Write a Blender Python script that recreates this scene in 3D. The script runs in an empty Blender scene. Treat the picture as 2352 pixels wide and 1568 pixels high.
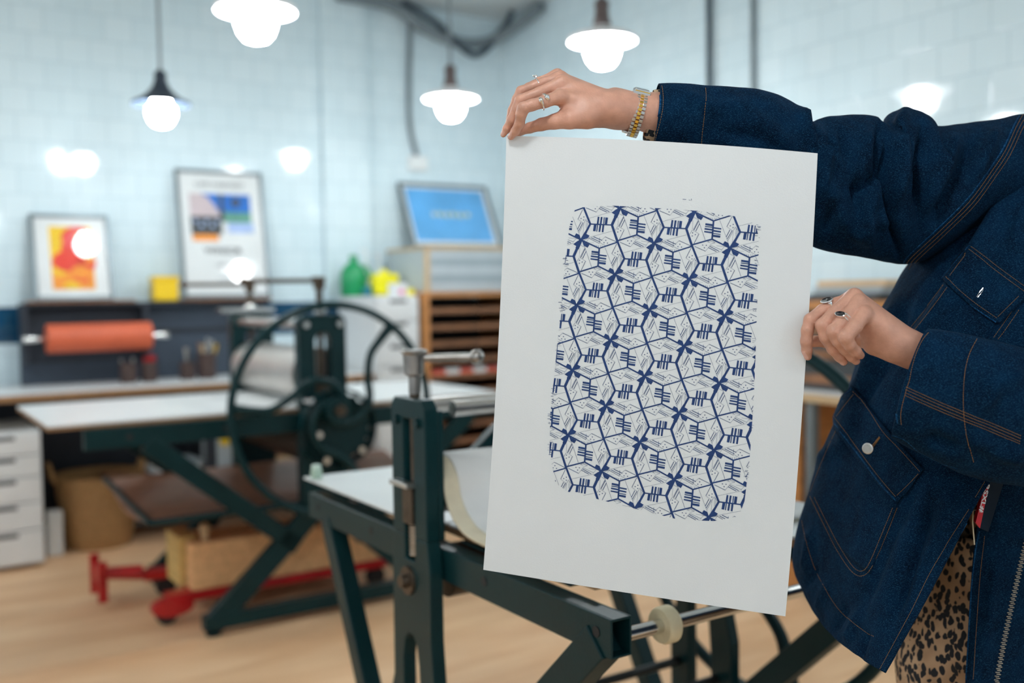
import bpy, bmesh, math, random
import numpy as np
from mathutils import Vector, Matrix, noise
from mathutils.bvhtree import BVHTree
random.seed(4)
SC = bpy.context.scene
COL = SC.collection
PI = math.pi
R = math.radians
V = Vector

# ---------------------------------------------------------------- camera
CAM = V((0, 0, 1.35)); FPX = 2352 * 35 / 36.0
pitch = math.atan(109 / 2287.0); rho = 0.015
_f = V((0, math.cos(pitch), -math.sin(pitch))); _u0 = V((0, math.sin(pitch), math.cos(pitch))); _r0 = V((1, 0, 0))
_r = _r0 * math.cos(rho) - _u0 * math.sin(rho); _u = _u0 * math.cos(rho) + _r0 * math.sin(rho)
cd = bpy.data.cameras.new('camera'); cam = bpy.data.objects.new('camera', cd); COL.objects.link(cam)
cd.lens = 35; cd.sensor_width = 36; cd.clip_start = 0.05; cd.clip_end = 60
M = Matrix((( _r.x, _u.x, -_f.x, CAM.x), (_r.y, _u.y, -_f.y, CAM.y), (_r.z, _u.z, -_f.z, CAM.z), (0, 0, 0, 1)))
cam.matrix_world = M
cd.dof.use_dof = True; cd.dof.focus_distance = 1.31; cd.dof.aperture_fstop = 2.2
SC.camera = cam
def ray(px, py): return _f * FPX + _r * (px - 1176) + _u * (784 - py)
def at(px, py, Y):
    d = ray(px, py); return CAM + d * (Y / d.y)
def proj(P):
    q = P - CAM; y = q.dot(_f); return (1176 + FPX * q.dot(_r) / y, 784 - FPX * q.dot(_u) / y)

# ---------------------------------------------------------------- room frame
A33 = R(33)
EX = V((math.cos(A33), math.sin(A33), 0)); EY = V((-math.sin(A33), math.cos(A33), 0))
P0 = V((-2.36, 5.0, 0))
def RP(s, d, z=0): return P0 + EX * s + EY * d + V((0, 0, z))
KC = RP(3.218, 0.70)                     # inner corner of the two walls

# ---------------------------------------------------------------- materials
def mat(name, col, rough=.5, metal=0, var=.06, scale=8, bump=0, bscale=60, coat=0, emit=None, es=0, trans=0, spec=None, stretch=None, sss=0):
    m = bpy.data.materials.new(name); m.use_nodes = True
    nt = m.node_tree; b = nt.nodes['Principled BSDF']
    b.inputs['Roughness'].default_value = rough; b.inputs['Metallic'].default_value = metal
    tc = nt.nodes.new('ShaderNodeTexCoord'); mp = nt.nodes.new('ShaderNodeMapping'); nt.links.new(tc.outputs['Object'], mp.inputs[0])
    if stretch: mp.inputs['Scale'].default_value = stretch
    n = nt.nodes.new('ShaderNodeTexNoise'); n.inputs['Scale'].default_value = scale; n.inputs['Detail'].default_value = 4
    nt.links.new(mp.outputs[0], n.inputs[0])
    mr = nt.nodes.new('ShaderNodeMapRange'); mr.inputs[3].default_value = 1 - var; mr.inputs[4].default_value = 1 + var
    mr.inputs[1].default_value = .3; mr.inputs[2].default_value = .7
    nt.links.new(n.outputs['Fac'], mr.inputs[0])
    hv = nt.nodes.new('ShaderNodeHueSaturation'); hv.inputs['Color'].default_value = (*col, 1)
    nt.links.new(mr.outputs[0], hv.inputs['Value']); nt.links.new(hv.outputs[0], b.inputs['Base Color'])
    if bump:
        n2 = nt.nodes.new('ShaderNodeTexNoise'); n2.inputs['Scale'].default_value = bscale; nt.links.new(mp.outputs[0], n2.inputs[0])
        bp = nt.nodes.new('ShaderNodeBump'); bp.inputs['Strength'].default_value = bump; bp.inputs['Distance'].default_value = .004
        nt.links.new(n2.outputs['Fac'], bp.inputs['Height']); nt.links.new(bp.outputs[0], b.inputs['Normal'])
    if coat: b.inputs['Coat Weight'].default_value = coat; b.inputs['Coat Roughness'].default_value = .05
    if emit: b.inputs['Emission Color'].default_value = (*emit, 1); b.inputs['Emission Strength'].default_value = es
    if trans: b.inputs['Transmission Weight'].default_value = trans
    if spec is not None: b.inputs['Specular IOR Level'].default_value = spec
    if sss:
        b.inputs['Subsurface Weight'].default_value = sss; b.inputs['Subsurface Radius'].default_value = (.012, .004, .002)
        b.inputs['Subsurface Scale'].default_value = 1
    return m
def srgb(r, g, b):
    f = lambda c: (c / 255 / 12.92) if c / 255 < .04045 else ((c / 255 + .055) / 1.055) ** 2.4
    return (f(r), f(g), f(b))

def tile_mat(name):
    m = bpy.data.materials.new(name); m.use_nodes = True; nt = m.node_tree; b = nt.nodes['Principled BSDF']
    N = nt.nodes.new; L = nt.links.new
    tc = N('ShaderNodeTexCoord'); sx = N('ShaderNodeSeparateXYZ'); L(tc.outputs['Object'], sx.inputs[0])
    cx = N('ShaderNodeCombineXYZ'); L(sx.outputs[0], cx.inputs[0]); L(sx.outputs[2], cx.inputs[1])
    br = N('ShaderNodeTexBrick'); L(cx.outputs[0], br.inputs[0])
    br.inputs['Scale'].default_value = 1; br.inputs['Brick Width'].default_value = .16; br.inputs['Row Height'].default_value = .15
    br.inputs['Mortar Size'].default_value = .0035; br.inputs['Mortar Smooth'].default_value = .3
    br.inputs['Color1'].default_value = (.72, .85, .90, 1); br.inputs['Color2'].default_value = (.68, .82, .875, 1)
    br.inputs['Mortar'].default_value = (.56, .70, .76, 1)
    # deep blue dado course
    c1 = N('ShaderNodeMath'); c1.operation = 'GREATER_THAN'; L(sx.outputs[2], c1.inputs[0]); c1.inputs[1].default_value = 1.115
    c2 = N('ShaderNodeMath'); c2.operation = 'LESS_THAN'; L(sx.outputs[2], c2.inputs[0]); c2.inputs[1].default_value = 1.32
    mu = N('ShaderNodeMath'); mu.operation = 'MULTIPLY'; L(c1.outputs[0], mu.inputs[0]); L(c2.outputs[0], mu.inputs[1])
    mx = N('ShaderNodeMix'); mx.data_type = 'RGBA'; L(mu.outputs[0], mx.inputs[0]); L(br.outputs['Color'], mx.inputs[6])
    br2 = N('ShaderNodeTexBrick'); L(cx.outputs[0], br2.inputs[0])
    br2.inputs['Scale'].default_value = 1; br2.inputs['Brick Width'].default_value = .16; br2.inputs['Row Height'].default_value = .075
    br2.inputs['Mortar Size'].default_value = .003
    br2.inputs['Color1'].default_value = (.004, .055, .12, 1); br2.inputs['Color2'].default_value = (.006, .07, .15, 1); br2.inputs['Mortar'].default_value = (.03, .1, .16, 1)
    L(br2.outputs['Color'], mx.inputs[7]); L(mx.outputs[2], b.inputs['Base Color'])
    n = N('ShaderNodeTexNoise'); n.inputs['Scale'].default_value = 3; L(tc.outputs['Object'], n.inputs[0])
    ad = N('ShaderNodeMath'); ad.operation = 'MULTIPLY_ADD'; L(br.outputs['Fac'], ad.inputs[0]); ad.inputs[1].default_value = -.6; L(n.outputs['Fac'], ad.inputs[2])
    bp = N('ShaderNodeBump'); bp.inputs['Strength'].default_value = .12; bp.inputs['Distance'].default_value = .003; L(ad.outputs[0], bp.inputs['Height']); L(bp.outputs[0], b.inputs['Normal'])
    b.inputs['Roughness'].default_value = .07; b.inputs['Specular IOR Level'].default_value = .6
    return m

def floor_mat():
    m = bpy.data.materials.new('floor boards'); m.use_nodes = True; nt = m.node_tree; b = nt.nodes['Principled BSDF']
    N = nt.nodes.new; L = nt.links.new
    tc = N('ShaderNodeTexCoord'); mp = N('ShaderNodeMapping'); L(tc.outputs['Object'], mp.inputs[0]); mp.inputs['Scale'].default_value = (.7, 4.5, 1)
    n = N('ShaderNodeTexNoise'); n.inputs['Scale'].default_value = 1.6; n.inputs['Detail'].default_value = 6; n.inputs['Distortion'].default_value = .6; L(mp.outputs[0], n.inputs[0])
    n2 = N('ShaderNodeTexNoise'); n2.inputs['Scale'].default_value = 1.1; L(tc.outputs['Object'], n2.inputs[0])
    cr = N('ShaderNodeValToRGB'); L(n.outputs['Fac'], cr.inputs[0])
    e = cr.color_ramp.elements; e[0].position = .3; e[0].color = (*srgb(226, 178, 132), 1); e[1].position = .72; e[1].color = (*srgb(252, 214, 170), 1)
    cr2 = N('ShaderNodeValToRGB'); L(n2.outputs['Fac'], cr2.inputs[0])
    e = cr2.color_ramp.elements; e[0].position = .35; e[0].color = (.82, .8, .8, 1); e[1].position = .65; e[1].color = (1, 1, 1, 1)
    mx = N('ShaderNodeMix'); mx.data_type = 'RGBA'; mx.blend_type = 'MULTIPLY'; mx.inputs[0].default_value = 1; L(cr.outputs[0], mx.inputs[6]); L(cr2.outputs[0], mx.inputs[7])
    L(mx.outputs[2], b.inputs['Base Color']); b.inputs['Roughness'].default_value = .55
    return m

def denim_mat(name='indigo denim', k=1.0):
    m = bpy.data.materials.new(name); m.use_nodes = True; nt = m.node_tree; b = nt.nodes['Principled BSDF']
    N = nt.nodes.new; L = nt.links.new
    tc = N('ShaderNodeTexCoord')
    big = N('ShaderNodeTexNoise'); big.inputs['Scale'].default_value = 26; big.inputs['Detail'].default_value = 8; big.inputs['Roughness'].default_value = .65; L(tc.outputs['Object'], big.inputs[0])
    mp = N('ShaderNodeMapping'); mp.inputs['Rotation'].default_value = (0, R(38), 0); mp.inputs['Scale'].default_value = (500, 500, 1500); L(tc.outputs['Object'], mp.inputs[0])
    sp = N('ShaderNodeTexNoise'); sp.inputs['Scale'].default_value = 1; sp.inputs['Detail'].default_value = 1; L(mp.outputs[0], sp.inputs[0])
    cr = N('ShaderNodeValToRGB'); L(big.outputs['Fac'], cr.inputs[0]); e = cr.color_ramp.elements
    e[0].position = .3; e[0].color = (.0006 * k, .0075 * k, .025 * k, 1); e[1].position = .72; e[1].color = (.0018 * k, .028 * k, .078 * k, 1)
    cr2 = N('ShaderNodeValToRGB'); L(sp.outputs['Fac'], cr2.inputs[0]); e = cr2.color_ramp.elements
    e[0].position = .52; e[0].color = (0, 0, 0, 1); e[1].position = .78; e[1].color = (1, 1, 1, 1)
    mx = N('ShaderNodeMix'); mx.data_type = 'RGBA'; L(cr2.outputs[0], mx.inputs[0]); L(cr.outputs[0], mx.inputs[6]); mx.inputs[7].default_value = (.022 * k, .10 * k, .20 * k, 1)
    L(mx.outputs[2], b.inputs['Base Color']); b.inputs['Roughness'].default_value = .85; b.inputs['Specular IOR Level'].default_value = .06
    b.inputs['Sheen Weight'].default_value = .02; b.inputs['Sheen Tint'].default_value = (.2, .5, .9, 1)
    n3 = N('ShaderNodeTexNoise'); n3.inputs['Scale'].default_value = 45; n3.inputs['Detail'].default_value = 5; L(tc.outputs['Object'], n3.inputs[0])
    a1 = N('ShaderNodeMath'); a1.operation = 'MULTIPLY_ADD'; L(sp.outputs['Fac'], a1.inputs[0]); a1.inputs[1].default_value = .18; L(n3.outputs['Fac'], a1.inputs[2])
    bp = N('ShaderNodeBump'); bp.inputs['Strength'].default_value = .7; bp.inputs['Distance'].default_value = .004; L(a1.outputs[0], bp.inputs['Height']); L(bp.outputs[0], b.inputs['Normal'])
    return m

def leopard_mat():
    m = bpy.data.materials.new('leopard print cotton'); m.use_nodes = True; nt = m.node_tree; b = nt.nodes['Principled BSDF']
    N = nt.nodes.new; L = nt.links.new
    tc = N('ShaderNodeTexCoord'); nz = N('ShaderNodeTexNoise'); nz.inputs['Scale'].default_value = 45; L(tc.outputs['Object'], nz.inputs[0])
    mp = N('ShaderNodeMapping'); mp.inputs['Rotation'].default_value = (0, R(-28), 0); mp.inputs['Scale'].default_value = (140, 112, 74); L(tc.outputs['Object'], mp.inputs[0])
    vm = N('ShaderNodeMix'); vm.data_type = 'VECTOR'; vm.inputs[0].default_value = .5
    av = N('ShaderNodeVectorMath'); av.operation = 'MULTIPLY_ADD'; L(nz.outputs['Color'], av.inputs[0]); av.inputs[1].default_value = (1.5, 1.5, 1.5); L(mp.outputs[0], av.inputs[2])
    vo = N('ShaderNodeTexVoronoi'); vo.inputs['Scale'].default_value = 1; L(av.outputs[0], vo.inputs[0])
    cr = N('ShaderNodeValToRGB'); L(vo.outputs['Distance'], cr.inputs[0]); e = cr.color_ramp.elements
    e[0].position = .47; e[0].color = (.010, .014, .020, 1); e[1].position = .53; e[1].color = (.46, .325, .21, 1)
    n2 = N('ShaderNodeTexNoise'); n2.inputs['Scale'].default_value = 14; L(tc.outputs['Object'], n2.inputs[0])
    cr2 = N('ShaderNodeValToRGB'); L(n2.outputs['Fac'], cr2.inputs[0]); e = cr2.color_ramp.elements
    e[0].position = .4; e[0].color = (.75, .65, .55, 1); e[1].position = .6; e[1].color = (1.2, 1.15, 1.1, 1)
    mx = N('ShaderNodeMix'); mx.data_type = 'RGBA'; mx.blend_type = 'MULTIPLY'; mx.inputs[0].default_value = 1; L(cr.outputs[0], mx.inputs[6]); L(cr2.outputs[0], mx.inputs[7])
    L(mx.outputs[2], b.inputs['Base Color']); b.inputs['Roughness'].default_value = .85
    return m

GREEN = mat('dark green enamel', (.003, .028, .032), .36, 0, .12, 10, .08, 200, spec=.22)
ROLLER = mat('satin roller steel', (.66, .62, .58), .42, .85, .06, 6)
WORN = mat('worn steel', (.34, .32, .30), .3, 1, .2, 30)
STEEL = mat('brushed steel', (.62, .60, .57), .28, 1, .12, 30, stretch=(1, 1, 6))
DSTEEL = mat('oiled dark steel', (.10, .075, .055), .42, .8, .25, 40)
CHROME = mat('polished steel', (.72, .72, .70), .18, 1, .08, 30)
SILVER = mat('silver', (.86, .86, .84), .12, 1, .05, 60)
GOLD = mat('gold', (.9, .55, .10), .2, 1, .08, 60)
LAM = mat('white laminate', (.80, .83, .83), .35, 0, .03, 6)
PLY = mat('plywood edge', (.34, .18, .08), .6, 0, .2, 20, stretch=(1, 1, 8))
PALEPLY = mat('pale plywood', (.62, .45, .26), .55, 0, .12, 8, stretch=(1, 6, 6))
OAK = mat('orange oak', (.52, .23, .075), .5, 0, .22, 9, stretch=(1, 1, 9))
TRAYW = mat('brown board shelf', (.25, .115, .055), .55, 0, .22, 9, stretch=(1, 8, 1))
BROWN = mat('brown hardboard', (.42, .21, .13), .4, 0, .2, 5)
SLATE = mat('slate blue board', (.040, .058, .085), .6, 0, .12, 5)
SLATED = mat('dark slate board', (.018, .024, .036), .65, 0, .12, 5)
WHITE = mat('white painted board', (.78, .80, .80), .4, 0, .03, 6)
GAPM = mat('painted gap shade', (.06, .065, .07), .7, 0, .05)  # dark colour stands in for shade in handle notches and open slots
BLACK = mat('black rubber', (.012, .012, .014), .6, 0, .15)
RED = mat('red enamel', (.48, .008, .010), .35, 0, .12, 12, coat=.2)
CREAM = mat('cream felt', (.74, .67, .50), .9, 0, .08, 20, .3, 300)
FELTW = mat('white felt', (.82, .83, .82), .9, 0, .03, 20, .2, 300)
NYLON = mat('yellowed nylon', (.66, .58, .38), .5, 0, .12, 30)
PINE = mat('pine timber', (.85, .49, .23), .6, 0, .18, 6, stretch=(8, 1, 8))
PINEY = mat('yellow pine', (.66, .46, .16), .6, 0, .2, 6, stretch=(8, 1, 8))
ORANGE = mat('orange-red vinyl', (.62, .115, .045), .5, 0, .06, 10)
CUPB = mat('brown pottery', (.062, .034, .028), .5, 0, .2, 20)
YELLOW = mat('yellow plastic', (.90, .60, .01), .4, 0, .04)
BYEL = mat('bright yellow plastic', (.88, .80, .01), .35, 0, .04)
GRN = mat('green plastic', (.006, .30, .10), .35, 0, .1)
WICK = mat('woven willow', (.36, .20, .075), .7, 0, .35, 40, .6, 90, stretch=(1, 1, 5))
CONDUIT = mat('grey conduit', (.20, .24, .26), .5, .2, .1)
CONDD = mat('dark conduit', (.05, .07, .09), .5, .2, .1)
SHADE = mat('white enamel shade', (.9, .9, .9), .3, 0, .02)
SHADED = mat('dark enamel shade', (.024, .036, .055), .5, 0, .1)
NECK = mat('aged brass lampholder', (.16, .125, .12), .45, .5, .15, 30)
GLOBE = mat('opal glass lit', (1, 1, 1), .3, 0, 0, emit=(.93, .98, 1.0), es=52)
TILE = tile_mat('white glazed tiles'); FLOOR = floor_mat()
CEIL = mat('white plaster', (.62, .67, .68), .8, 0, .05, 3)
DENIM = denim_mat(k=.62); DENIME = denim_mat('faded denim edge', 1.9)
LEO = leopard_mat()
SKIN = mat('skin', (.61, .315, .22), .42, 0, .10, 60, .13, 500, sss=.06)
WSILV = mat('worn silver', (.80, .80, .78), .42, .8, .15, 200)
NAIL = mat('fingernail', (.72, .42, .34), .25, 0, .03, 30)
THREAD = mat('orange thread', (.26, .125, .035), .8, 0, .2, 90)
PAPER = mat('cotton paper', (.775, .80, .80), .75, 0, .012, 9, .05, 500)
INK = mat('blue ink', (.003, .036, .155), .6, 0, .18, 220)
GLASSY = None
def pane_mat():
    m = bpy.data.materials.new('clear glazing'); m.use_nodes = True; nt = m.node_tree; N = nt.nodes.new; L = nt.links.new
    nt.nodes.remove(nt.nodes['Principled BSDF'])
    t = N('ShaderNodeBsdfTransparent'); g = N('ShaderNodeBsdfGlossy'); g.inputs['Roughness'].default_value = .04
    fr0 = N('ShaderNodeLayerWeight'); fr0.inputs[0].default_value = .5; fr1 = N('ShaderNodeMath'); fr1.operation = 'POWER'; fr1.inputs[1].default_value = 4; L(fr0.outputs['Facing'], fr1.inputs[0]); fr = N('ShaderNodeMath'); fr.operation = 'MULTIPLY_ADD'; fr.inputs[1].default_value = .6; fr.inputs[2].default_value = .04; L(fr1.outputs[0], fr.inputs[0])
    mx = N('ShaderNodeMixShader'); L(fr.outputs[0], mx.inputs[0]); L(t.outputs[0], mx.inputs[1]); L(g.outputs[0], mx.inputs[2])
    L(mx.outputs[0], nt.nodes['Material Output'].inputs[0]); return m
PANE = pane_mat()

# ---------------------------------------------------------------- mesh builder
class MB:
    def __init__(s): s.v = []; s.f = []; s.m = []
    def add(s, vs, fs, mi=0):
        o = len(s.v); s.v += [V(p) for p in vs]; s.f += [tuple(i + o for i in f) for f in fs]; s.m += [mi] * len(fs); return s
    def box(s, x0, x1, y0, y1, z0, z1, mi=0, mtx=None):
        vs = [V((x, y, z)) for x in (x0, x1) for y in (y0, y1) for z in (z0, z1)]
        if mtx: vs = [mtx @ p for p in vs]
        return s.add(vs, [(0, 1, 3, 2), (4, 6, 7, 5), (0, 4, 5, 1), (2, 3, 7, 6), (0, 2, 6, 4), (1, 5, 7, 3)], mi)
    def tube(s, path, rad, n=12, mi=0, closed=False, flat=None):
        path = [V(p) for p in path]; k = len(path)
        rads = rad if isinstance(rad, (list, tuple)) else [rad] * k
        rings = []; up = None
        for i in range(k):
            if closed: t = path[(i + 1) % k] - path[i - 1]
            else: t = path[min(i + 1, k - 1)] - path[max(i - 1, 0)]
            t.normalize()
            if up is None:
                up = V((0, 0, 1)) if abs(t.z) < .9 else V((1, 0, 0))
            a = t.cross(up).normalized(); up = a.cross(t).normalized()
            rr = rads[i]
            rx, ry = (rr if not flat else rr * flat[0]), (rr if not flat else rr * flat[1])
            rings.append([path[i] + a * math.cos(j / n * 2 * PI) * rx + up * math.sin(j / n * 2 * PI) * ry for j in range(n)])
        vs = [p for r_ in rings for p in r_]; fs = []
        for i in range(k if closed else k - 1):
            i2 = (i + 1) % k
            for j in range(n): fs.append((i * n + j, i * n + (j + 1) % n, i2 * n + (j + 1) % n, i2 * n + j))
        if not closed: fs.append(tuple(range(n - 1, -1, -1))); fs.append(tuple((k - 1) * n + j for j in range(n)))
        return s.add(vs, fs, mi)
    def bar(s, p0, p1, w, h, side, mi=0):
        """rectangular bar p0->p1, width w along 'side', height h across"""
        p0, p1 = V(p0), V(p1); t = (p1 - p0).normalized(); a = V(side).normalized(); b = t.cross(a).normalized()
        vs = [p + a * (w / 2 * i) + b * (h / 2 * j) for p in (p0, p1) for i in (-1, 1) for j in (-1, 1)]
        return s.add(vs, [(0, 1, 3, 2), (4, 6, 7, 5), (0, 4, 5, 1), (2, 3, 7, 6), (0, 2, 6, 4), (1, 5, 7, 3)], mi)
    def prism(s, poly, y0, y1, mi=0):
        """polygon in xz extruded along y"""
        n = len(poly); vs = [V((x, y0, z)) for x, z in poly] + [V((x, y1, z)) for x, z in poly]
        fs = [tuple(range(n)), tuple(range(2 * n - 1, n - 1, -1))] + [(i, n + i, n + (i + 1) % n, (i + 1) % n) for i in range(n)]
        return s.add(vs, fs, mi)
    def lathe(s, prof, c=(0, 0, 0), n=28, mi=0, caps=True):
        c = V(c); vs = []; fs = []
        for r_, z in prof:
            for j in range(n): vs.append(c + V((math.cos(j / n * 2 * PI) * r_, math.sin(j / n * 2 * PI) * r_, z)))
        for i in range(len(prof) - 1):
            for j in range(n): fs.append((i * n + j, i * n + (j + 1) % n, (i + 1) * n + (j + 1) % n, (i + 1) * n + j))
        if caps:
            fs.append(tuple(range(n - 1, -1, -1))); fs.append(tuple((len(prof) - 1) * n + j for j in range(n)))
        return s.add(vs, fs, mi)
    def sphere(s, c, r_, n=16, sc=(1, 1, 1), mi=0):
        pr = [(math.sin(i / n * PI) * r_ + 1e-5, -math.cos(i / n * PI) * r_) for i in range(n + 1)]
        k = len(s.v); s.lathe(pr, (0, 0, 0), n * 2, mi)
        for i in range(k, len(s.v)): p = s.v[i]; s.v[i] = V((p.x * sc[0], p.y * sc[1], p.z * sc[2])) + V(c)
        return s
    def build(s, name, mats, parent=None, smooth=False, bevel=0, solid=0, sub=0, loc=None, rotz=0):
        me = bpy.data.meshes.new(name); me.from_pydata([tuple(p) for p in s.v], [], s.f); me.update()
        if not isinstance(mats, (list, tuple)): mats = [mats]
        for m in mats: me.materials.append(m)
        if len(mats) > 1: me.polygons.foreach_set('material_index', s.m)
        bm = bmesh.new(); bm.from_mesh(me); bmesh.ops.recalc_face_normals(bm, faces=bm.faces); bm.to_mesh(me); bm.free()
        if smooth:
            me.polygons.foreach_set('use_smooth', [True] * len(me.polygons))
            try: me.set_sharp_from_angle(angle=R(40))
            except Exception: pass
        o = bpy.data.objects.new(name, me); COL.objects.link(o)
        if parent: o.parent = parent
        if loc is not None: o.location = loc
        o.rotation_euler.z = rotz
        if solid: md = o.modifiers.new('solid', 'SOLIDIFY'); md.thickness = solid; md.offset = -1
        if bevel: md = o.modifiers.new('bevel', 'BEVEL'); md.width = bevel; md.segments = 2; md.limit_method = 'ANGLE'
        if sub: md = o.modifiers.new('sub', 'SUBSURF'); md.levels = sub; md.render_levels = sub
        return o
def tag(o, label, cat, group=None, kind=None):
    if label: o['label'] = label
    if cat: o['category'] = cat
    if group: o['group'] = group
    if kind: o['kind'] = kind
    return o
def thing(name, label, cat, loc=(0, 0, 0), rotz=0, group=None):
    o = bpy.data.objects.new(name, None); COL.objects.link(o); o.empty_display_size = .05
    o.location = loc; o.rotation_euler.z = rotz
    return tag(o, label, cat, group)
def gthing(name, label, cat, s, d, z=0, group=None): return thing(name, label, cat, RP(s, d, z), A33, group)
def copy_tree(o, loc):
    c = o.copy(); COL.objects.link(c); c.location = loc
    for ch in list(o.children):
        k = ch.copy(); COL.objects.link(k); k.parent = c
        for g in list(ch.children):
            q = g.copy(); COL.objects.link(q); q.parent = k
    return c
def text_mesh(txt, size, name, m, parent, loc, rot, bold=0.0, xs=1.0, label=None):
    cu = bpy.data.curves.new(name, 'FONT'); cu.body = txt; cu.size = size; cu.align_x = 'CENTER'; cu.align_y = 'CENTER'; cu.offset = bold; cu.extrude = .0004
    t = bpy.data.objects.new(name + '_c', cu); COL.objects.link(t)
    dg = bpy.context.evaluated_depsgraph_get(); me = bpy.data.meshes.new_from_object(t.evaluated_get(dg))
    bpy.data.objects.remove(t); me.materials.clear(); me.materials.append(m)
    o = bpy.data.objects.new(name, me); COL.objects.link(o); o.parent = parent; o.location = loc; o.rotation_euler = rot; o.scale = (xs, 1, 1)
    return o

# ================================================================ SETTING
def struct(mb, name, m, loc=(0, 0, 0), rotz=0, **k):
    o = mb.build(name, m, None, loc=loc, rotz=rotz, **k); o['kind'] = 'structure'; return o
mb = MB(); mb.box(-5, 4.5, -6, 4.2, -.06, 0); struct(mb, 'floor', FLOOR, RP(1.2, -1.5), A33)
mb = MB(); mb.box(-5, 3.35, 0, .12, 0, 3.35); struct(mb, 'wall_back', TILE, RP(0, .70), A33)
mb = MB(); mb.box(0, 7.5, 0, .12, 0, 3.35); struct(mb, 'wall_right', TILE, KC, A33 - PI / 2)
mb = MB(); mb.box(1.80, 2.12, -.05, .02, 0, 3.3); struct(mb, 'trim_1', TILE, RP(0, .70), A33)
mb = MB(); mb.box(-5, 3.35, -6.2, .9, 3.33, 3.42); struct(mb, 'ceiling', CEIL, RP(0, 0), A33)

def conduit(name, label, cat, pts, r_, m): 
    base = V(pts[0]); o = MB().tube([V(p) - base for p in pts], r_, 10).build(name, m, smooth=True, loc=base); return tag(o, label, cat)
def smooth_path(pts, n=8):
    pts = [V(p) for p in pts]; out = []
    for i in range(len(pts) - 1):
        p0, p1, p2, p3 = pts[max(i - 1, 0)], pts[i], pts[i + 1], pts[min(i + 2, len(pts) - 1)]
        for k in range(n):
            t = k / n
            out.append(.5 * ((2 * p1) + (p2 - p0) * t + (2 * p0 - 5 * p1 + 4 * p2 - p3) * t * t + (3 * p1 - p0 - 3 * p2 + p3) * t ** 3))
    out.append(pts[-1]); return out
conduit('wall_cable', 'grey cable hanging down the tiled wall to a white socket', 'cable',
        smooth_path([RP(2.455, .66, 3.30), RP(2.45, .665, 3.05), RP(2.44, .67, 2.75), RP(2.445, .67, 2.5), RP(2.49, .67, 2.31)]), .018, CONDUIT)
conduit('ceiling_pipe', 'dark grey knotted pipe run under the ceiling above the back wall', 'pipe',
        smooth_path([RP(1.9, .6, 3.30), RP(2.3, .6, 3.28), RP(2.5, .6, 3.18), RP(2.75, .58, 3.10), RP(3.0, .56, 3.12), RP(3.12, .4, 3.2), RP(3.15, .1, 3.28)]), .038, CONDUIT)
conduit('ceiling_pipe', 'thinner bent pipe crossing below the dark grey pipe by the corner', 'pipe',
        smooth_path([RP(2.35, .56, 3.31), RP(2.6, .55, 3.2), RP(2.82, .53, 3.03), RP(2.95, .53, 3.04), RP(3.1, .5, 3.22), RP(3.12, .4, 3.31)]), .022, CONDD)
def onright(s, off, z): return KC - EY * s - EX * off + V((0, 0, z))
conduit('wall_pipe', 'dark vertical pipe on the right tiled wall above the denim sleeve', 'pipe', [onright(2.148, .03, 3.3), onright(2.148, .03, .95)], .016, CONDD)
conduit('wall_pipe', 'pale grey vertical pipe right of the dark one on the tiled wall', 'pipe', [onright(2.46, .02, 3.3), onright(2.46, .02, .95)], .013, CONDUIT)
t = gthing('wall_socket', 'white double socket box on the tiles where the grey cable ends', 'socket', 2.50, .70, 2.26)
MB().box(-.07, .07, -.045, 0, -.05, .05).build('box_body', WHITE, t, bevel=.006)
MB().box(-.055, -.01, -.05, -.045, -.03, .03).box(.01, .055, -.05, -.045, -.03, .03).build('socket_plate', LAM, t)

# ---- pendant lamps
def lamp(label, P, dark=False, sc=1.0):
    t = thing('pendant_lamp', label, 'lamp', P, 0, 'pendant lamps'); t.scale = (sc, sc, sc)
    sm = SHADED if dark else SHADE; nm = SHADED if dark else NECK
    if dark: prof = [(.160, -.008), (.157, .0), (.115, .020), (.075, .050), (.046, .085), (.034, .12)]
    else: prof = [(.155, -.012), (.157, .0), (.13, .016), (.085, .03), (.06, .04), (.034, .055)]
    pin = [(r_ - .003, z - .004) for r_, z in reversed(prof)]
    MB().lathe(prof + pin, (0, 0, 0), 40, caps=False).build('lamp_shade', sm, t, smooth=True)
    MB().lathe([(.036, .05), (.042, .07), (.034, .09), (.030, .14), (.036, .145), (.030, .165), (.012, .18)], n=20).build('lamp_holder', nm, t, smooth=True)
    MB().tube([(0, 0, .17), (0, 0, (3.33 - P[2]) / sc)], .009, 8).build('cord', CONDUIT, t, smooth=True)
    MB().lathe([(.012, -.135), (.045, -.125), (.066, -.10), (.078, -.065), (.076, -.03), (.055, -.005), (.045, .03)], n=32).build('globe', GLOBE, t, smooth=True)
    return t
LZ = 2.46
lamp('black conical pendant lamp hanging above the white-framed posters', at(370, 236, 5.0), dark=True, sc=.90)
lamp('largest glowing white pendant lamp, cut by the top edge left of centre', at(587, 18, 4.0), sc=1.03)
lamp('white pendant lamp hanging beside the grey wall cable', at(1035, 222, 5.7))
lamp('white pendant lamp hanging just above the raised hand', at(1383, 88, 4.5), sc=.99)
for x, y in ((-.15, .50), (2.3, 2.7), (-2.7, 2.9), (-3.3, .8), (2.2, -.9), (-1.0, -2.0), (-3.9, 3.9)):
    lamp('white pendant lamp over the workshop floor, outside the picture', (x, y, LZ))
for o in [o for o in bpy.data.objects if o.get('label', '').startswith('white pendant lamp over')]: o['group'] = 'pendant lamps outside the picture'

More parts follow.
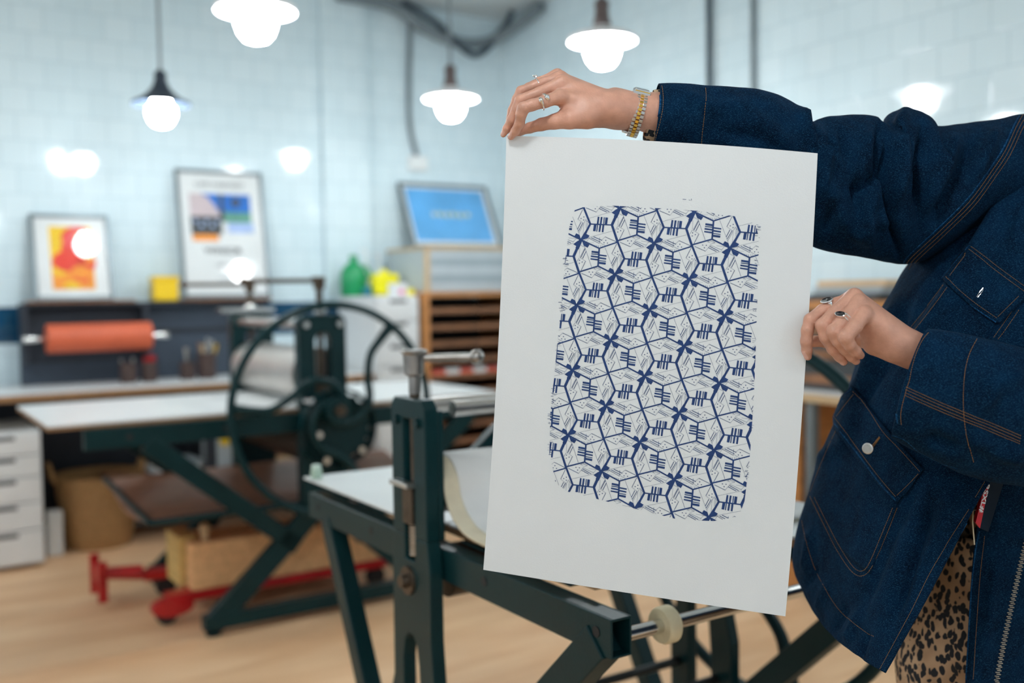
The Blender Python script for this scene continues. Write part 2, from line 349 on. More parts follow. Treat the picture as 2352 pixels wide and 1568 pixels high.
# ================================================================ COUNTER ALONG THE BACK WALL
t = gthing('workbench', 'long workbench with grey-white top and plywood edge along the tiled wall', 'workbench', -1.2, 0)
MB().box(0, 3.02, .012, .66, .852, .882).build('worktop', LAM, t)
MB().box(0, 3.02, .0, .0115, .85, .882).build('front_edge', PLY, t)
MB().box(1.55, 3.0, .12, .62, .35, .375).build('lower_shelf', TRAYW, t)
for x in (.05, 2.05, 2.95):
    for y in (.08, .6): MB().box(x - .025, x + .025, y - .025, y + .025, 0, .85).build('leg', SLATED, t)
MB().box(0, 3.02, .625, .64, .1, .85).build('back_panel', SLATED, t)

def drawer_cab(label, s0, s1, z, zs, d0=.02):
    t = gthing('drawer_cabinet', label, 'cabinet', s0, d0); w = s1 - s0
    MB().box(0, w, .02, .58, .02, z).build('cabinet_body', WHITE, t, bevel=.003)
    for a, b in zip(zs[:-1], zs[1:]):
        m = MB(); m.box(.008, w - .008, 0, .018, a + .004, b - .004, 0); m.box(w * .30, w * .70, -.001, .004, b - .034, b - .012, 1)  # dark strip paints the shade of a handle notch, nothing is cut
        m.build('drawer', [WHITE, GAPM], t, bevel=.002)
    return t
drawer_cab('low white drawer cabinet under the left end of the workbench', -.42, -.02, .70, [.03, .2, .34, .47, .58, .69])
drawer_cab('tall white drawer tower between the far press and the wooden rack', 1.845, 2.135, 1.35, [.03, .26, .44, .60, .76, .92, 1.06, 1.2, 1.34], 0)

# organiser unit on the bench
t = gthing('bench_organiser', 'dark slate back unit standing on the workbench under the posters', 'shelf unit', -.03, .50, .882)
MB().box(.0, 1.39, .10, .15, 0, .435).build('back_panel', SLATE, t)
MB().box(0, 1.39, 0, .15, .435, .455).build('top_board', SLATED, t)
for x in (0, .633): MB().box(x, x + .03, 0, .0995, .12, .435).build('side_board', SLATED, t)
MB().box(.03, .63, .09, .0995, .12, .435).build('recess_lining', SLATED, t)
MB().box(.665, 1.39, .085, .0995, .27, .30).build('rail', SLATED, t)
for s0, s1, lab in ((0, .56, 'brown wooden ledge under the small orange poster'), (.83, 1.37, 'brown wooden ledge under the tall white poster')):
    o = MB().box(0, s1 - s0, 0, .16, 0, .012).build('ledge', TRAYW, loc=RP(s0, .48, 1.338), rotz=A33); tag(o, lab, 'ledge', 'ledges on the organiser')

# orange roll on its rod
t = gthing('vinyl_roll', 'orange-red roll on a steel rod in front of the slate unit', 'roll', .345, .395, 1.145)
MB().tube([(-.27, 0, 0), (.27, 0, 0)], .078, 32).build('roll', ORANGE, t, smooth=True)
MB().tube([(-.39, 0, 0), (-.33, 0, 0), (-.32, 0, 0), (.32, 0, 0), (.33, 0, 0), (.37, 0, 0)], [.017, .017, .013, .013, .017, .017], 16).build('rod', CHROME, t, smooth=True)
for x in (-.335, .335):
    MB().box(x - .012, x + .012, 0, .105, -.012, .012).build('bracket', SLATED, t)

# pots on the bench
def pot(s, label, r_, h, items, group='pots on the workbench'):
    t = gthing('tool_pot', label, 'pot', s, .38, .883, group)
    MB().lathe([(r_ * .9, 0), (r_, .01), (r_, h), (r_ - .005, h), (r_ - .006, .012)], n=28).build('pot_body', CUPB, t, smooth=True)
    for (x, y, l, rr, m, lean) in items:
        MB().tube([(x * .3, y * .3, .014), (x + lean, y, l * .7), (x + lean * 1.5, y, l)], [rr * .6, rr * .6, rr], 10).build('tool', m, t, smooth=True)
    return t
pot(.487, 'plain brown pot, leftmost on the workbench', .045, .115, [(-.01, 0, .15, .010, SLATED, -.01), (.014, .0, .14, .008, STEEL, .01), (-.02, .01, .135, .007, STEEL, -.01)])
pot(.600, 'brown pot with red-handled tools', .044, .115, [(0, 0, .15, .022, RED, .01), (.014, .01, .14, .016, RED, .008), (-.02, 0, .14, .013, RED, 0)])
pot(.815, 'brown pot holding one tall silver tool', .044, .10, [(0, 0, .185, .018, CHROME, -.004), (.02, .01, .14, .012, SLATED, .003)])
pot(.925, 'tall brown pot full of steel and brass spatulas', .052, .15, [(.01, 0, .225, .016, CHROME, .012), (.03, .0, .20, .014, GOLD, .018), (-.02, .01, .21, .008, TRAYW, -.012), (.0, .02, .235, .008, STEEL, .01), (-.012, 0, .2, .010, PALEPLY, -.006)])

o = MB(); o.box(-.075, .075, 0, .11, 0, .135, 0); o.box(-.078, .078, -.003, .113, .115, .145, 0)
t = gthing('yellow_box', 'square yellow plastic tub between the two posters', 'tub', .745, .52, 1.339)
MB().box(-.070, .070, 0, .11, 0, .118).build('tub_body', YELLOW, t, bevel=.01)
MB().box(-.075, .075, -.005, .115, .118, .145).build('lid', YELLOW, t, bevel=.006)

# framed posters leaning on the wall
def poster(label, s0, s1, z0, h, d0, d1):
    t = gthing('framed_poster', label, 'poster', (s0 + s1) / 2, d0, z0 + .003)
    t.rotation_euler.x = 0
    lean = math.atan2(d1 - d0, h); t.rotation_euler = (Matrix.Rotation(A33, 3, 'Z') @ Matrix.Rotation(-lean, 3, 'X')).to_euler()
    w = (s1 - s0); f = .020
    fm = mat('brushed grey frame', (.16, .20, .22), .35, .6, .1, 20)
    m = MB(); m.box(-w / 2, -w / 2 + f, -.012, .012, 0, h); m.box(w / 2 - f, w / 2, -.012, .012, 0, h); m.box(-w / 2 + f, w / 2 - f, -.012, .012, 0, f); m.box(-w / 2 + f, w / 2 - f, -.012, .012, h - f, h)
    m.build('frame', fm, t, bevel=.003)
    MB().box(-w / 2 + f, w / 2 - f, .0, .008, f, h - f).build('mount_sheet', LAM, t)
    MB().box(-w / 2 + f, w / 2 - f, -.0075, -.0055, f, h - f).build('glass_pane', PANE, t)
    return t, w, h
def disc(m, cx, cz, rx, rz, y, mi=0, a0=0, a1=2 * PI, n=30, hole=0):
    pts = [(cx + rx * math.cos(a0 + (a1 - a0) * i / n), cz + rz * math.sin(a0 + (a1 - a0) * i / n)) for i in range(n)]
    m.prism(pts, y - .0004, y, mi)
AY = mat('print yellow', (.95, .62, .01), .6, 0, .02); AO = mat('print orange', (.95, .33, .02), .6, 0, .06, 6); AR = mat('print red', (.85, .045, .02), .6, 0, .03)
AB = mat('print blue', (.0, .16, .60), .6, 0, .12, 12); AP = mat('print pink grey', (.62, .52, .54), .6, 0, .05); AG = mat('print green', (.12, .36, .27), .6, 0, .2)
AD = mat('print dark grey', (.05, .06, .07), .6, 0, .2, 40); AL = mat('print pale blue', (.42, .56, .85), .6, 0, .2, 14); AC = mat('print sky blue', (.12, .45, .85), .6, 0, .14, 4)
t, w, h = poster('small framed poster with red swirls on yellow and orange', .045, .46, 1.351, .50, .55, .68)
m = MB(); a, b, c_, d_ = -w * .27, w * .27, h * .12, h * .86
m.box(a, b, -.0008, -.0001, c_, d_, 0)
m.box(a + .003, b - .003, -.0012, -.0008, c_ + .003, c_ + .16, 1)
disc(m, .035, .365, .085, .065, -.0012, 2); disc(m, .0, .30, .055, .06, -.0014, 2); disc(m, -.02, .225, .085, .062, -.0016, 2)
disc(m, .075, .215, .05, .045, -.0016, 2); disc(m, .048, .37, .026, .026, -.002, 1); disc(m, .092, .24, .026, .03, -.002, 1)
disc(m, .04, .165, .05, .035, -.002, 1); disc(m, -.07, .17, .04, .03, -.0012, 0); disc(m, .04, .12, .04, .018, -.0022, 2); disc(m, .04, .128, .025, .012, -.0026, 1)
disc(m, -.01, .085, .045, .02, -.002, 0)
m.build('artwork', [AY, AO, AR], t)
t, w, h = poster('tall framed white poster with blue and orange pictures', .85, 1.385, 1.351, .79, .55, .68)
m = MB(); X0, X1, Z1, Z0 = -w * .36, w * .34, h * .815, h * .43
zm = (Z1 + Z0) / 2 + .01
m.box(X0, 0, -.0006, 0, zm, Z1, 1); m.box(.0, X1, -.0006, 0, zm + .03, Z1, 0); m.box(.01, X1, -.0006, 0, zm - .035, zm + .03, 2)
m.box(.03, X1 + .01, -.0006, 0, zm - .1, zm - .035, 4); m.box(X0, -.005, -.0006, 0, Z0 + .05, zm, 3); m.box(X0 + .005, -.03, -.0007, 0, Z0 + .01, Z0 + .05, 5)
pts = [(X0 + .07, Z1), (X0 + .11, Z1 - .02), (-.05, Z1 - .06), (-.005, Z1 - .13), (0, Z1 - .13), (0, Z1)]; m.prism(pts, -.0009, -.0006, 0)
m.box(-.012, .012, -.0012, -.0009, zm - .03, Z1, 3); disc(m, .09, Z1 - .05, .028, .028, -.001, 3)
for i in range(5): disc(m, X0 + .03 + i * .033, zm - .03 - (i % 2) * .03, .012, .010, -.001, 4)
m.build('artwork', [AB, AP, AG, AD, AL, AO], t)
text_mesh('LIVE HARVEST', .042, 'heading', AD, t, (0, -.001, h * .885), (PI / 2, 0, 0), xs=1.15)
text_mesh('WINSOR', .052, 'title', AD, t, (-.01, -.001, h * .365), (PI / 2, 0, 0), .001, xs=1.1)
text_mesh('exhibition', .03, 'subtitle', AD, t, (0, -.001, h * .255), (PI / 2, 0, 0))
text_mesh('print studio', .018, 'caption', AD, t, (0, -.001, h * .15), (PI / 2, 0, 0))
t, w, h = poster('framed bright blue poster leaning on the wall over the paper organiser', 2.33, 3.03, 1.666, .50, .44, .68)
m = MB(); m.box(-w * .44, w * .43, -.0006, 0, h * .1, h * .92, 0)
for i in range(16):
    disc(m, -.13 + i * .018, h * .52 + .004 * math.sin(i), .016, .022 - .0006 * abs(i - 8), -.0008 - .00002 * i, 1 + i % 3)
m.build('artwork', [AC, mat('print cream', (.75, .72, .5), .6), AL, AG], t)

# rack of wooden trays + paper organiser on it
t = gthing('tray_rack', 'open orange-wood rack of sliding drying trays by the drawer tower', 'rack', 2.16, 0)
for x in (0, .76): MB().box(x, x + .045, 0, .6, 0, 1.34).build('side_panel', OAK, t)
MB().box(0, .805, 0, .6, 1.34, 1.368).build('top_board', OAK, t)
MB().box(.045, .76, .585, .6, .03, 1.33).build('back_board', GAPM, t)
for i in range(12):
    z = 1.235 - i * .104
    MB().box(.046, .759, .012, .57, z, z + .012).box(.046, .759, .0, .014, z, z + .032).build('tray', TRAYW, t)
t = gthing('paper_organiser', 'pale grey pigeonhole paper organiser with thin wooden frame, on the tray rack', 'organiser', 2.20, .02, 1.368)
PG = mat('pale grey card', (.50, .57, .60), .6, 0, .04); PGD = mat('mid grey card', (.34, .41, .45), .6, 0, .04)
MB().box(0, .74, .02, .56, 0, .27).build('case', PG, t)
MB().box(-.004, .022, 0, .02, 0, .29).box(.72, .745, 0, .02, 0, .29).box(-.004, .745, 0, .56, .27, .29).build('wooden_frame', PALEPLY, t)
for i in range(5): MB().box(.03, .71, .012, .02, .012 + i * .052, .055 + i * .052).build('compartment', PGD if i % 2 else PG, t)
o = MB(); 
for i in range(6): o.box(.06 + i * .1, .16 + i * .1, -.012, .3, 0, .045 + .006 * (i % 2), i % 2)
o = o.build('checked_paper', [mat('red check paper', (.7, .12, .08), .7), WHITE], loc=RP(2.165, .028, .8325), rotz=A33); tag(o, 'red and white checked paper bundle lying on a rack tray', 'paper bundle')

# bottles on the drawer tower
t = gthing('green_container', 'green plastic bottle with sloping shoulders on the drawer tower', 'bottle', 1.905, .46, 1.352)
MB().lathe([(.080, 0), (.085, .01), (.086, .13), (.075, .17), (.045, .205), (.024, .22), (.024, .235)], n=28).build('bottle_body', GRN, t, smooth=True)
MB().lathe([(.028, .235), (.028, .255), (.022, .262)], n=20).build('cap', GRN, t, smooth=True)
MB().tube(smooth_path([(.05, -.05, .10), (.085, -.07, .14), (.06, -.045, .19)]), .010, 10).build('handle', GRN, t, smooth=True)
t = gthing('yellow_jug', 'bright yellow plastic jug on the drawer tower', 'jug', 2.045, .30, 1.352)
MB().box(-.085, .085, -.05, .05, 0, .14).build('jug_body', BYEL, t, bevel=.02)
MB().lathe([(.025, .138), (.025, .16), (.02, .166)], n=18).build('cap', BYEL, t, smooth=True)
CLR = mat('cloudy plastic', (.62, .72, .72), .35, 0, .08)
for s, d, h, lab in ((2.03, .54, .30, 'cloudy white pump bottle standing behind the yellow jug'), (2.12, .53, .27, 'second cloudy bottle at the back of the drawer tower, nearest the blue poster')):
    t = gthing('pump_bottle', lab, 'bottle', s, d, 1.352, 'cloudy bottles on the tower')
    MB().lathe([(.034, 0), (.036, .01), (.036, h * .6), (.015, h * .75), (.015, h * .8)], n=20).build('bottle_body', CLR, t, smooth=True)
    MB().tube([(0, 0, h * .8), (0, 0, h), (-.04, 0, h)], .009, 8).build('pump', WHITE, t, smooth=True)
t = gthing('small_carton', 'small white carton with a pink spot in front of the yellow jug', 'carton', 2.03, .08, 1.352)
MB().box(-.055, .055, -.02, .03, 0, .075).build('carton_body', WHITE, t, bevel=.002)
m = MB(); disc(m, .015, .022, .02, .016, -.0205); m.build('spot', mat('pink', (.8, .08, .35), .6), t)
t = gthing('small_tub', 'flat yellow tub with red end beside the white carton', 'tub', 2.105, .06, 1.352)
MB().box(-.018, .02, -.02, .04, 0, .04).build('tub_body', BYEL, t, bevel=.004); MB().box(.0205, .028, -.02, .04, .005, .035).build('tub_end', RED, t)
t = gthing('blue_pot', 'small teal pot between the green bottle and the yellow jug', 'pot', 1.925, .30, 1.352)
MB().lathe([(.028, 0), (.03, .05), (.024, .06)], n=18).build('pot_body', mat('teal plastic', (.0, .16, .22), .4), t, smooth=True)

# under the bench
t = gthing('wicker_basket', 'round woven wicker basket with handles on the floor under the workbench', 'basket', .30, .36, 0)
m = MB(); prof = [(.165, 0), (.175, .03)] + [(.175 + .045 * k / 10 + (.004 if k % 2 else 0), .03 + .037 * k) for k in range(1, 11)] + [(.225, .40), (.215, .40), (.17, .03)]
m.lathe(prof, n=40); m.build('basket_body', WICK, t, smooth=True)
for sgn in (-1, 1):
    MB().tube(smooth_path([(sgn * .222, -.06, .37), (sgn * .245, -.03, .46), (sgn * .245, .03, .46), (sgn * .222, .06, .37)]), .012, 10).build('handle', WICK, t, smooth=True)
t = gthing('paper_bag', 'crumpled white paper bag between the drawer cabinet and the basket', 'bag', .045, .25, 0)
m = MB(); m.box(-.03, .05, -.04, .04, .0, .24); b_ = m.build('bag_body', LAM, t, bevel=.012)
for v in b_.data.vertices: v.co.x += .02 * math.sin(v.co.z * 12); v.co.y *= 1 - v.co.z * .9
t = gthing('carton', 'upright grey-white carton with a yellow dot on the lower shelf', 'carton', .95, .28, .377)
MB().box(-.08, .08, -.06, .06, 0, .20).build('carton_body', PG, t, bevel=.003)
m = MB(); disc(m, .02, .155, .032, .032, -.0605); m.build('dot', YELLOW, t)
for i in range(3):
    o = MB().box(-.12, .12, -.12, .12, 0, .022).build('board', [PG, LAM, PGD][i], loc=RP(.68 + .01 * i, .27, .377 + i * .0235), rotz=A33 + .05 * i)
    tag(o, ['bottom grey board of the flat stack on the lower shelf', 'middle white board of the flat stack on the lower shelf', 'top grey board of the flat stack on the lower shelf'][i], 'board', 'flat boards on the lower shelf')
for i in range(3):
    o = MB().box(-.19, .19, -.10, .10, 0, .03).build('wood_offcut', [PALEPLY, TRAYW, PALEPLY][i], loc=RP(1.42 - .02 * i, .30, .377 + i * .0315), rotz=A33 - .06 * i)
    tag(o, ['lowest plywood offcut in the pile behind the far press', 'brown middle offcut in the pile behind the far press', 'top plywood offcut in the pile behind the far press'][i], 'wood', 'wood offcuts on the lower shelf')
t = gthing('string_ball', 'round brown ball of string on the lower shelf', 'ball', 1.10, .24, .377); MB().sphere((0, 0, .046), .045).build('ball', WICK, t, smooth=True)

# ================================================================ RIGHT WALL BENCH
def rthing(name, label, cat, s, off, z=0, group=None): return thing(name, label, cat, onright(s, off, z), A33 - PI / 2, group)
t = rthing('side_bench', 'white-topped bench with pale wood edge along the right wall', 'workbench', 1.6, 0)
MB().box(0, 3.2, -.55, -.01, .872, .90).build('worktop', LAM, t); MB().box(0, 3.2, -.562, -.5505, .865, .90).build('front_edge', PALEPLY, t)
MB().box(1.52, 1.62, -.54, -.04, 0, .872).build('side_panel', OAK, t)
for x in (.05, 1.67, 3.15): MB().box(x - .02, x + .02, -.54, -.50, 0, .872).build('leg', CONDUIT, t)
MB().box(0, 3.2, -.03, -.015, .1, .86).build('back_panel', SLATED, t)
t = rthing('type_cabinet', 'low orange-wood case with dark slots on the side bench', 'cabinet', 3.0, .06, .90)
MB().box(0, .62, -.34, 0, 0, .36).build('case', GAPM, t); MB().box(-.01, .63, -.36, .0, .36, .40).box(-.012, .018, -.355, 0, 0, .36).box(.6, .632, -.355, 0, 0, .36).build('wooden_frame', OAK, t)
for i in range(3): MB().box(.03, .6, -.352, -.335, .03 + i * .11, .07 + i * .11).build('drawer_front', TRAYW, t)
for i in range(3):
    o = MB().box(0, .36, -.24, 0, 0, .028).build('paper_pad', [AD, PGD, PALEPLY][i], loc=onright(3.1 + .02 * i, .09, 1.301 + i * .0295), rotz=A33 - PI / 2)
    tag(o, ['dark pad at the bottom of the pile on the orange-wood case', 'grey pad in the middle of the pile on the orange-wood case', 'tan pad on top of the pile on the orange-wood case'][i], 'paper pad', 'pads on the wooden case')
for i in range(2):
    o = MB().box(0, .5, -.36, 0, 0, .02).build('plywood_sheet', [PALEPLY, PINE][i], loc=onright(2.40 + .03 * i, .14, .901 + i * .021), rotz=A33 - PI / 2)
    tag(o, ['lower pale plywood sheet on the side bench', 'upper orange plywood sheet on the side bench'][i], 'plywood sheet', 'plywood sheets on the side bench')
t = rthing('white_basin', 'white crate on the floor under the side bench', 'crate', 2.55, .62, 0)
MB().box(0, .4, -.02, .3, 0, .34).build('crate_body', LAM, t, bevel=.01); MB().box(-.01, .41, -.03, .31, .34, .37).build('rim', WHITE, t, bevel=.006)

# ================================================================ PRESSES
def rim_pts(cx, cz, r_, n=72): return [V((cx + r_ * math.cos(i / n * 2 * PI), 0, cz + r_ * math.sin(i / n * 2 * PI))) for i in range(n)]
def hand_wheel(root, cx, y, cz, rad, a0):
    w = MB().tube([p + V((0, y, 0)) for p in rim_pts(cx, cz, rad)], .0165, 12, closed=True).build('hand_wheel', GREEN, root, smooth=True)
    base = [(-.97, .07), (-.80, .045), (-.63, .04), (-.43, .14), (-.30, .245), (-.18, .29), (-.02, .25), (.09, .12), (.09, 0)]
    for k in range(3):
        a = a0 - k * R(124)
        pts = [V((cx + rad * (x * math.cos(a) - z * math.sin(a)), y, cz + rad * (x * math.sin(a) + z * math.cos(a)))) for x, z in base]
        rr = [.024, .018, .016, .016, .016, .016, .017, .02, .022]
        sp = smooth_path(pts, 6); rs = [rr[min(int(i / 6), 7)] * (1 - (i % 6) / 6) + rr[min(int(i / 6) + 1, 8)] * ((i % 6) / 6) for i in range(len(sp))]
        MB().tube(sp, rs, 12).build('spoke', GREEN, w, smooth=True)
    def ring(r0, r1, y0, y1, n=48):
        m = MB(); m.lathe([(r0, y0), (r1, y0), (r1, y1), (r0, y1), (r0, y0)], n=n, caps=False)
        m.v = [V((cx + p.x, y - p.z, cz + p.y)) for p in m.v]; return m
    ring(.002, .052, -.05, .05).build('hub', GREEN, w, smooth=True)
    ring(.002, .022, .05, .075).build('axle_end', DSTEEL, w, smooth=True)
    return w
def tee(root, x, y, z, L, ang, rr, m, spindle=.1):
    """pressure screw with T-bar handle"""
    h = MB().tube([(x, y, z - spindle), (x, y, z - .05), (x, y, z - .045), (x, y, z - .005), (x, y, z), (x, y, z + .005)], [rr * .9, rr * .9, rr * 1.5, rr * 1.7, rr * 2.1, rr * 1.9], 18).build('pressure_screw', m, root, smooth=True)
    c, s = math.cos(ang), math.sin(ang)
    b_ = MB(); b_.tube([(x, y, z - .012), (x + c * L, y + s * L, z - .012)], rr * .62, 12); b_.sphere((x + c * L, y + s * L, z - .012), rr * 1.15, 10)
    b_.build('tommy_bar', m, h, smooth=True)

# ---- far press
F1 = V((-1.217, 3.94, 0))
T1 = thing('etching_press', 'large green etching press with curved-spoke wheel in front of the back workbench', 'printing press', F1, A33)
WD = .90
def side_frame_far(y):
    m = MB()
    xs, w2 = .485, .105
    # two cheeks and a bridge around the slot
    m.prism([(xs - w2, .42), (xs - .035, .42), (xs - .035, 1.17), (xs - .02, 1.2), (xs + .02, 1.2), (xs + .035, 1.17), (xs + .035, .42), (xs + w2, .42), (xs + w2, 1.25), (xs + w2 - .02, 1.275), (xs - w2 + .02, 1.275), (xs - w2, 1.25)], y - .03, y + .03)
    m.box(xs - .035, xs + .035, y - .03, y + .03, .42, .93)
    return m
for y in (0, WD):
    f = side_frame_far(y).build('side_frame', GREEN, T1, bevel=.004)
    MB().box(.452, .518, y - .032, y + .032, .93, 1.0).build('bearing_block', DSTEEL, f, bevel=.004)
    MB().tube([(.485, y, .99), (.485, y, 1.30)], .013, 12).build('screw_rod', DSTEEL, f, smooth=True)
    for sx in (-.075, .075):
        for z in (1.235,):
            MB().tube([(.485 + sx, y - .03, z), (.485 + sx, y - .042, z)], .013, 10).build('bolt', STEEL, f, smooth=True)
    leg = MB()
    leg.bar((-.235, y, .80), (.36, y, .31), .05, .075, (0, 1, 0)); leg.bar((.0, y, .045), (.45, y, .46), .05, .085, (0, 1, 0))
    leg.build('cross_leg', GREEN, T1, bevel=.004)
    leg = MB(); leg.bar((1.205, y, .80), (.61, y, .31), .05, .075, (0, 1, 0)); leg.bar((.97, y, .045), (.52, y, .46), .05, .085, (0, 1, 0))
    leg.build('cross_leg', GREEN, T1, bevel=.004)
    m = MB().box(-.04, 1.01, y - .03, y + .03, .025, .085); m.build('floor_rail', GREEN, T1, bevel=.004)
    for x in (0, .97): MB().lathe([(.03, 0), (.03, .012), (.012, .014), (.012, .03)], (x, y, 0), 16).build('foot', GREEN, T1, smooth=True)
    m = MB().box(-.46, 1.43, y - .022, y + .022, .79, .868); m.build('bed_rail', GREEN, T1, bevel=.003)
    hm = MB()
    for x in (-.30, .07, .90, 1.28): hm.tube([(x, y - .0222, .83), (x, y - .024, .83)], .012, 12)
    hm.build('rail_hole', BLACK, T1, smooth=True)
for x, z in ((.42, 1.235), (.55, 1.235)): MB().tube([(x, .03, z), (x, WD - .03, z)], .022, 14).build('tie_bar', STEEL, T1, smooth=True)
MB().tube([(.485, .04, 1.02), (.485, WD - .04, 1.02)], .115, 40).build('top_roller', ROLLER, T1, smooth=True)
MB().tube([(.485, .04, .73), (.485, WD - .04, .73)], .10, 32).build('lower_roller', DSTEEL, T1, smooth=True)
MB().box(-.58, 1.36, .0, .86, .885, .893).build('press_bed', LAM, T1)
MB().box(-.58, 1.36, .0, .86, .872, .8845).build('bed_board', PLY, T1)
tee(T1, .485, 0, 1.43, .32, R(180), .016, DSTEEL, .12); tee(T1, .485, WD, 1.43, .32, R(180), .016, DSTEEL, .12)
for y in (0, WD): MB().lathe([(.028, 1.28), (.03, 1.30), (.02, 1.32)], (.485, y, 0), 16).build('collar', CHROME, T1, smooth=True)
MB().box(.33, .6, WD - .04, WD + .04, 1.28, 1.30).build('top_plate', CHROME, T1, bevel=.004)
hand_wheel(T1, .487, -.13, .885, .432, 0)
m = MB()
for (cx, cz, rr, y0) in ((.487, .885, .035, -.12), (.53, .80, .145, -.06)):
    pts = []; n = 40
    for i in range(n * 2): a = i / (n * 2) * 2 * PI; q = rr * (1.03 if i % 4 < 2 else .97); pts.append((cx + q * math.cos(a), cz + q * math.sin(a)))
    m.prism(pts, y0, y0 + .025)
m.build('gear', GREEN, T1, bevel=.002)
m = MB(); m.lathe([(.16, 0), (.165, .0), (.165, .05), (.155, .05)], n=48, caps=False); m.v = [V((.53 + p.x, -.09 + p.z, .80 + p.y)) for p in m.v]; m.build('gear_guard', GREEN, T1, smooth=True, solid=.006)
for x, z in ((.40, .92), (.46, .67), (.62, .70), (.43, .78), (.54, .655)): MB().tube([(x, -.03, z), (x, -.105, z)], .014, 12).build('bolt', CHROME, T1, smooth=True)
# lower tray of the far press
m = MB(); nx, ny = 2, 14
for i in range(nx):
    for j in range(ny + 1):
        yy = j / ny * .84 + .02; m.v.append(V((-.22 + i * 1.4, yy, .49 - .04 * math.sin(j / ny * PI) + .05 * max(0, (j / ny - .6)) ** 1 * 2)))
for j in range(ny): m.f.append((j, j + 1, ny + 1 + j + 1, ny + 1 + j)); m.m.append(0)
m.build('lower_tray', BROWN, T1, solid=.008)
m = MB(); m.tube([(-.23, .0, .485), (-.23, .86, .53)], .013, 8); m.tube([(-.23, 0, .485), (1.2, 0, .485)], .013, 8); m.build('tray_rim', GREEN, T1, smooth=True)

# ---- trolley and timber under it
def g1(name, label, cat, x, y, z=0, group=None): return thing(name, label, cat, F1 + EX * x + EY * y + V((0, 0, z)), A33, group)
t = g1('red_trolley', 'low red steel trolley with black wheels under the far press', 'trolley', -.12, .2)
MB().box(.0, 1.0, .02, .10, .085, .125).build('side_beam', RED, t, bevel=.004); MB().box(-.0, 1.0, .44, .52, .085, .125).build('side_beam', RED, t, bevel=.004)
MB().box(.12, .18, .10, .44, .085, .12).build('cross_beam', RED, t, bevel=.004); MB().box(.82, .88, .10, .44, .085, .12).build('cross_beam', RED, t, bevel=.004)
MB().tube([(0, .48, .12), (-.18, .50, .14)], [.035, .026], 14).build('drawbar', RED, t, smooth=True)
m = MB(); m.box(-.19, -.165, .40, .60, .10, .17); m.box(-.20, -.16, .40, .425, .03, .21); m.box(-.20, -.16, .575, .60, .03, .21); m.build('push_plate', RED, t, bevel=.004)
for x, y in ((0, .06), (.95, .06), (.1, .48), (.95, .48)):
    m = MB(); m.lathe([(.004, -.02), (.042, -.02), (.045, -.01), (.045, .01), (.042, .02), (.004, .02)], n=24); m.v = [V((x + p.x, y + p.z - .01, .046 + p.y)) for p in m.v]; m.build('wheel', BLACK, t, smooth=True)
m = MB(); m.lathe([(.004, -.026), (.064, -.026), (.064, .018), (.004, .018)], n=24); m.v = [V((.02 + p.x * 1.35, .06 + p.z - .02, .075 + p.y * .62)) for p in m.v]; m.build('wheel_cover', RED, t, smooth=True)
for (x0, x1, y0, y1, z0, z1, mm, nm, lab) in ((-.02, .86, .22, .30, .127, .325, PINE, 'timber_beam', 'long pine beam lying on the red trolley, nearest the camera'),
        (.0, .80, .52, .60, .127, .30, PINE, 'timber_beam', 'dark-streaked pine beam on the trolley behind the front beam'),
        (-.05, .03, .31, .51, .127, .34, PINEY, 'timber_block', 'short yellow pine block across the left end of the trolley load'),
        (.74, .82, .31, .51, .127, .33, PINEY, 'timber_block', 'short yellow pine block at the right end of the trolley load')):
    o = MB().box(0, x1 - x0, 0, y1 - y0, 0, z1 - z0).build(nm, mm, loc=F1 + EX * x0 + EY * y0 + V((0, 0, z0)), rotz=A33, bevel=.006); tag(o, lab, 'timber', 'timber on the red trolley')
t = g1('wooden_peg', 'small pale wooden peg standing on the front pine beam', 'peg', .05, .26, .327); MB().lathe([(.016, 0), (.018, .03), (.024, .045), (.02, .065), (.008, .072)], n=16).build('peg', PALEPLY, t, smooth=True)
t = g1('black_tub', 'black tub standing on the red trolley between the beams', 'tub', .42, .41, .127)
MB().lathe([(.07, 0), (.09, .16), (.095, .165), (.085, .16), (.066, .01)], n=28).build('tub_body', BLACK, t, smooth=True)

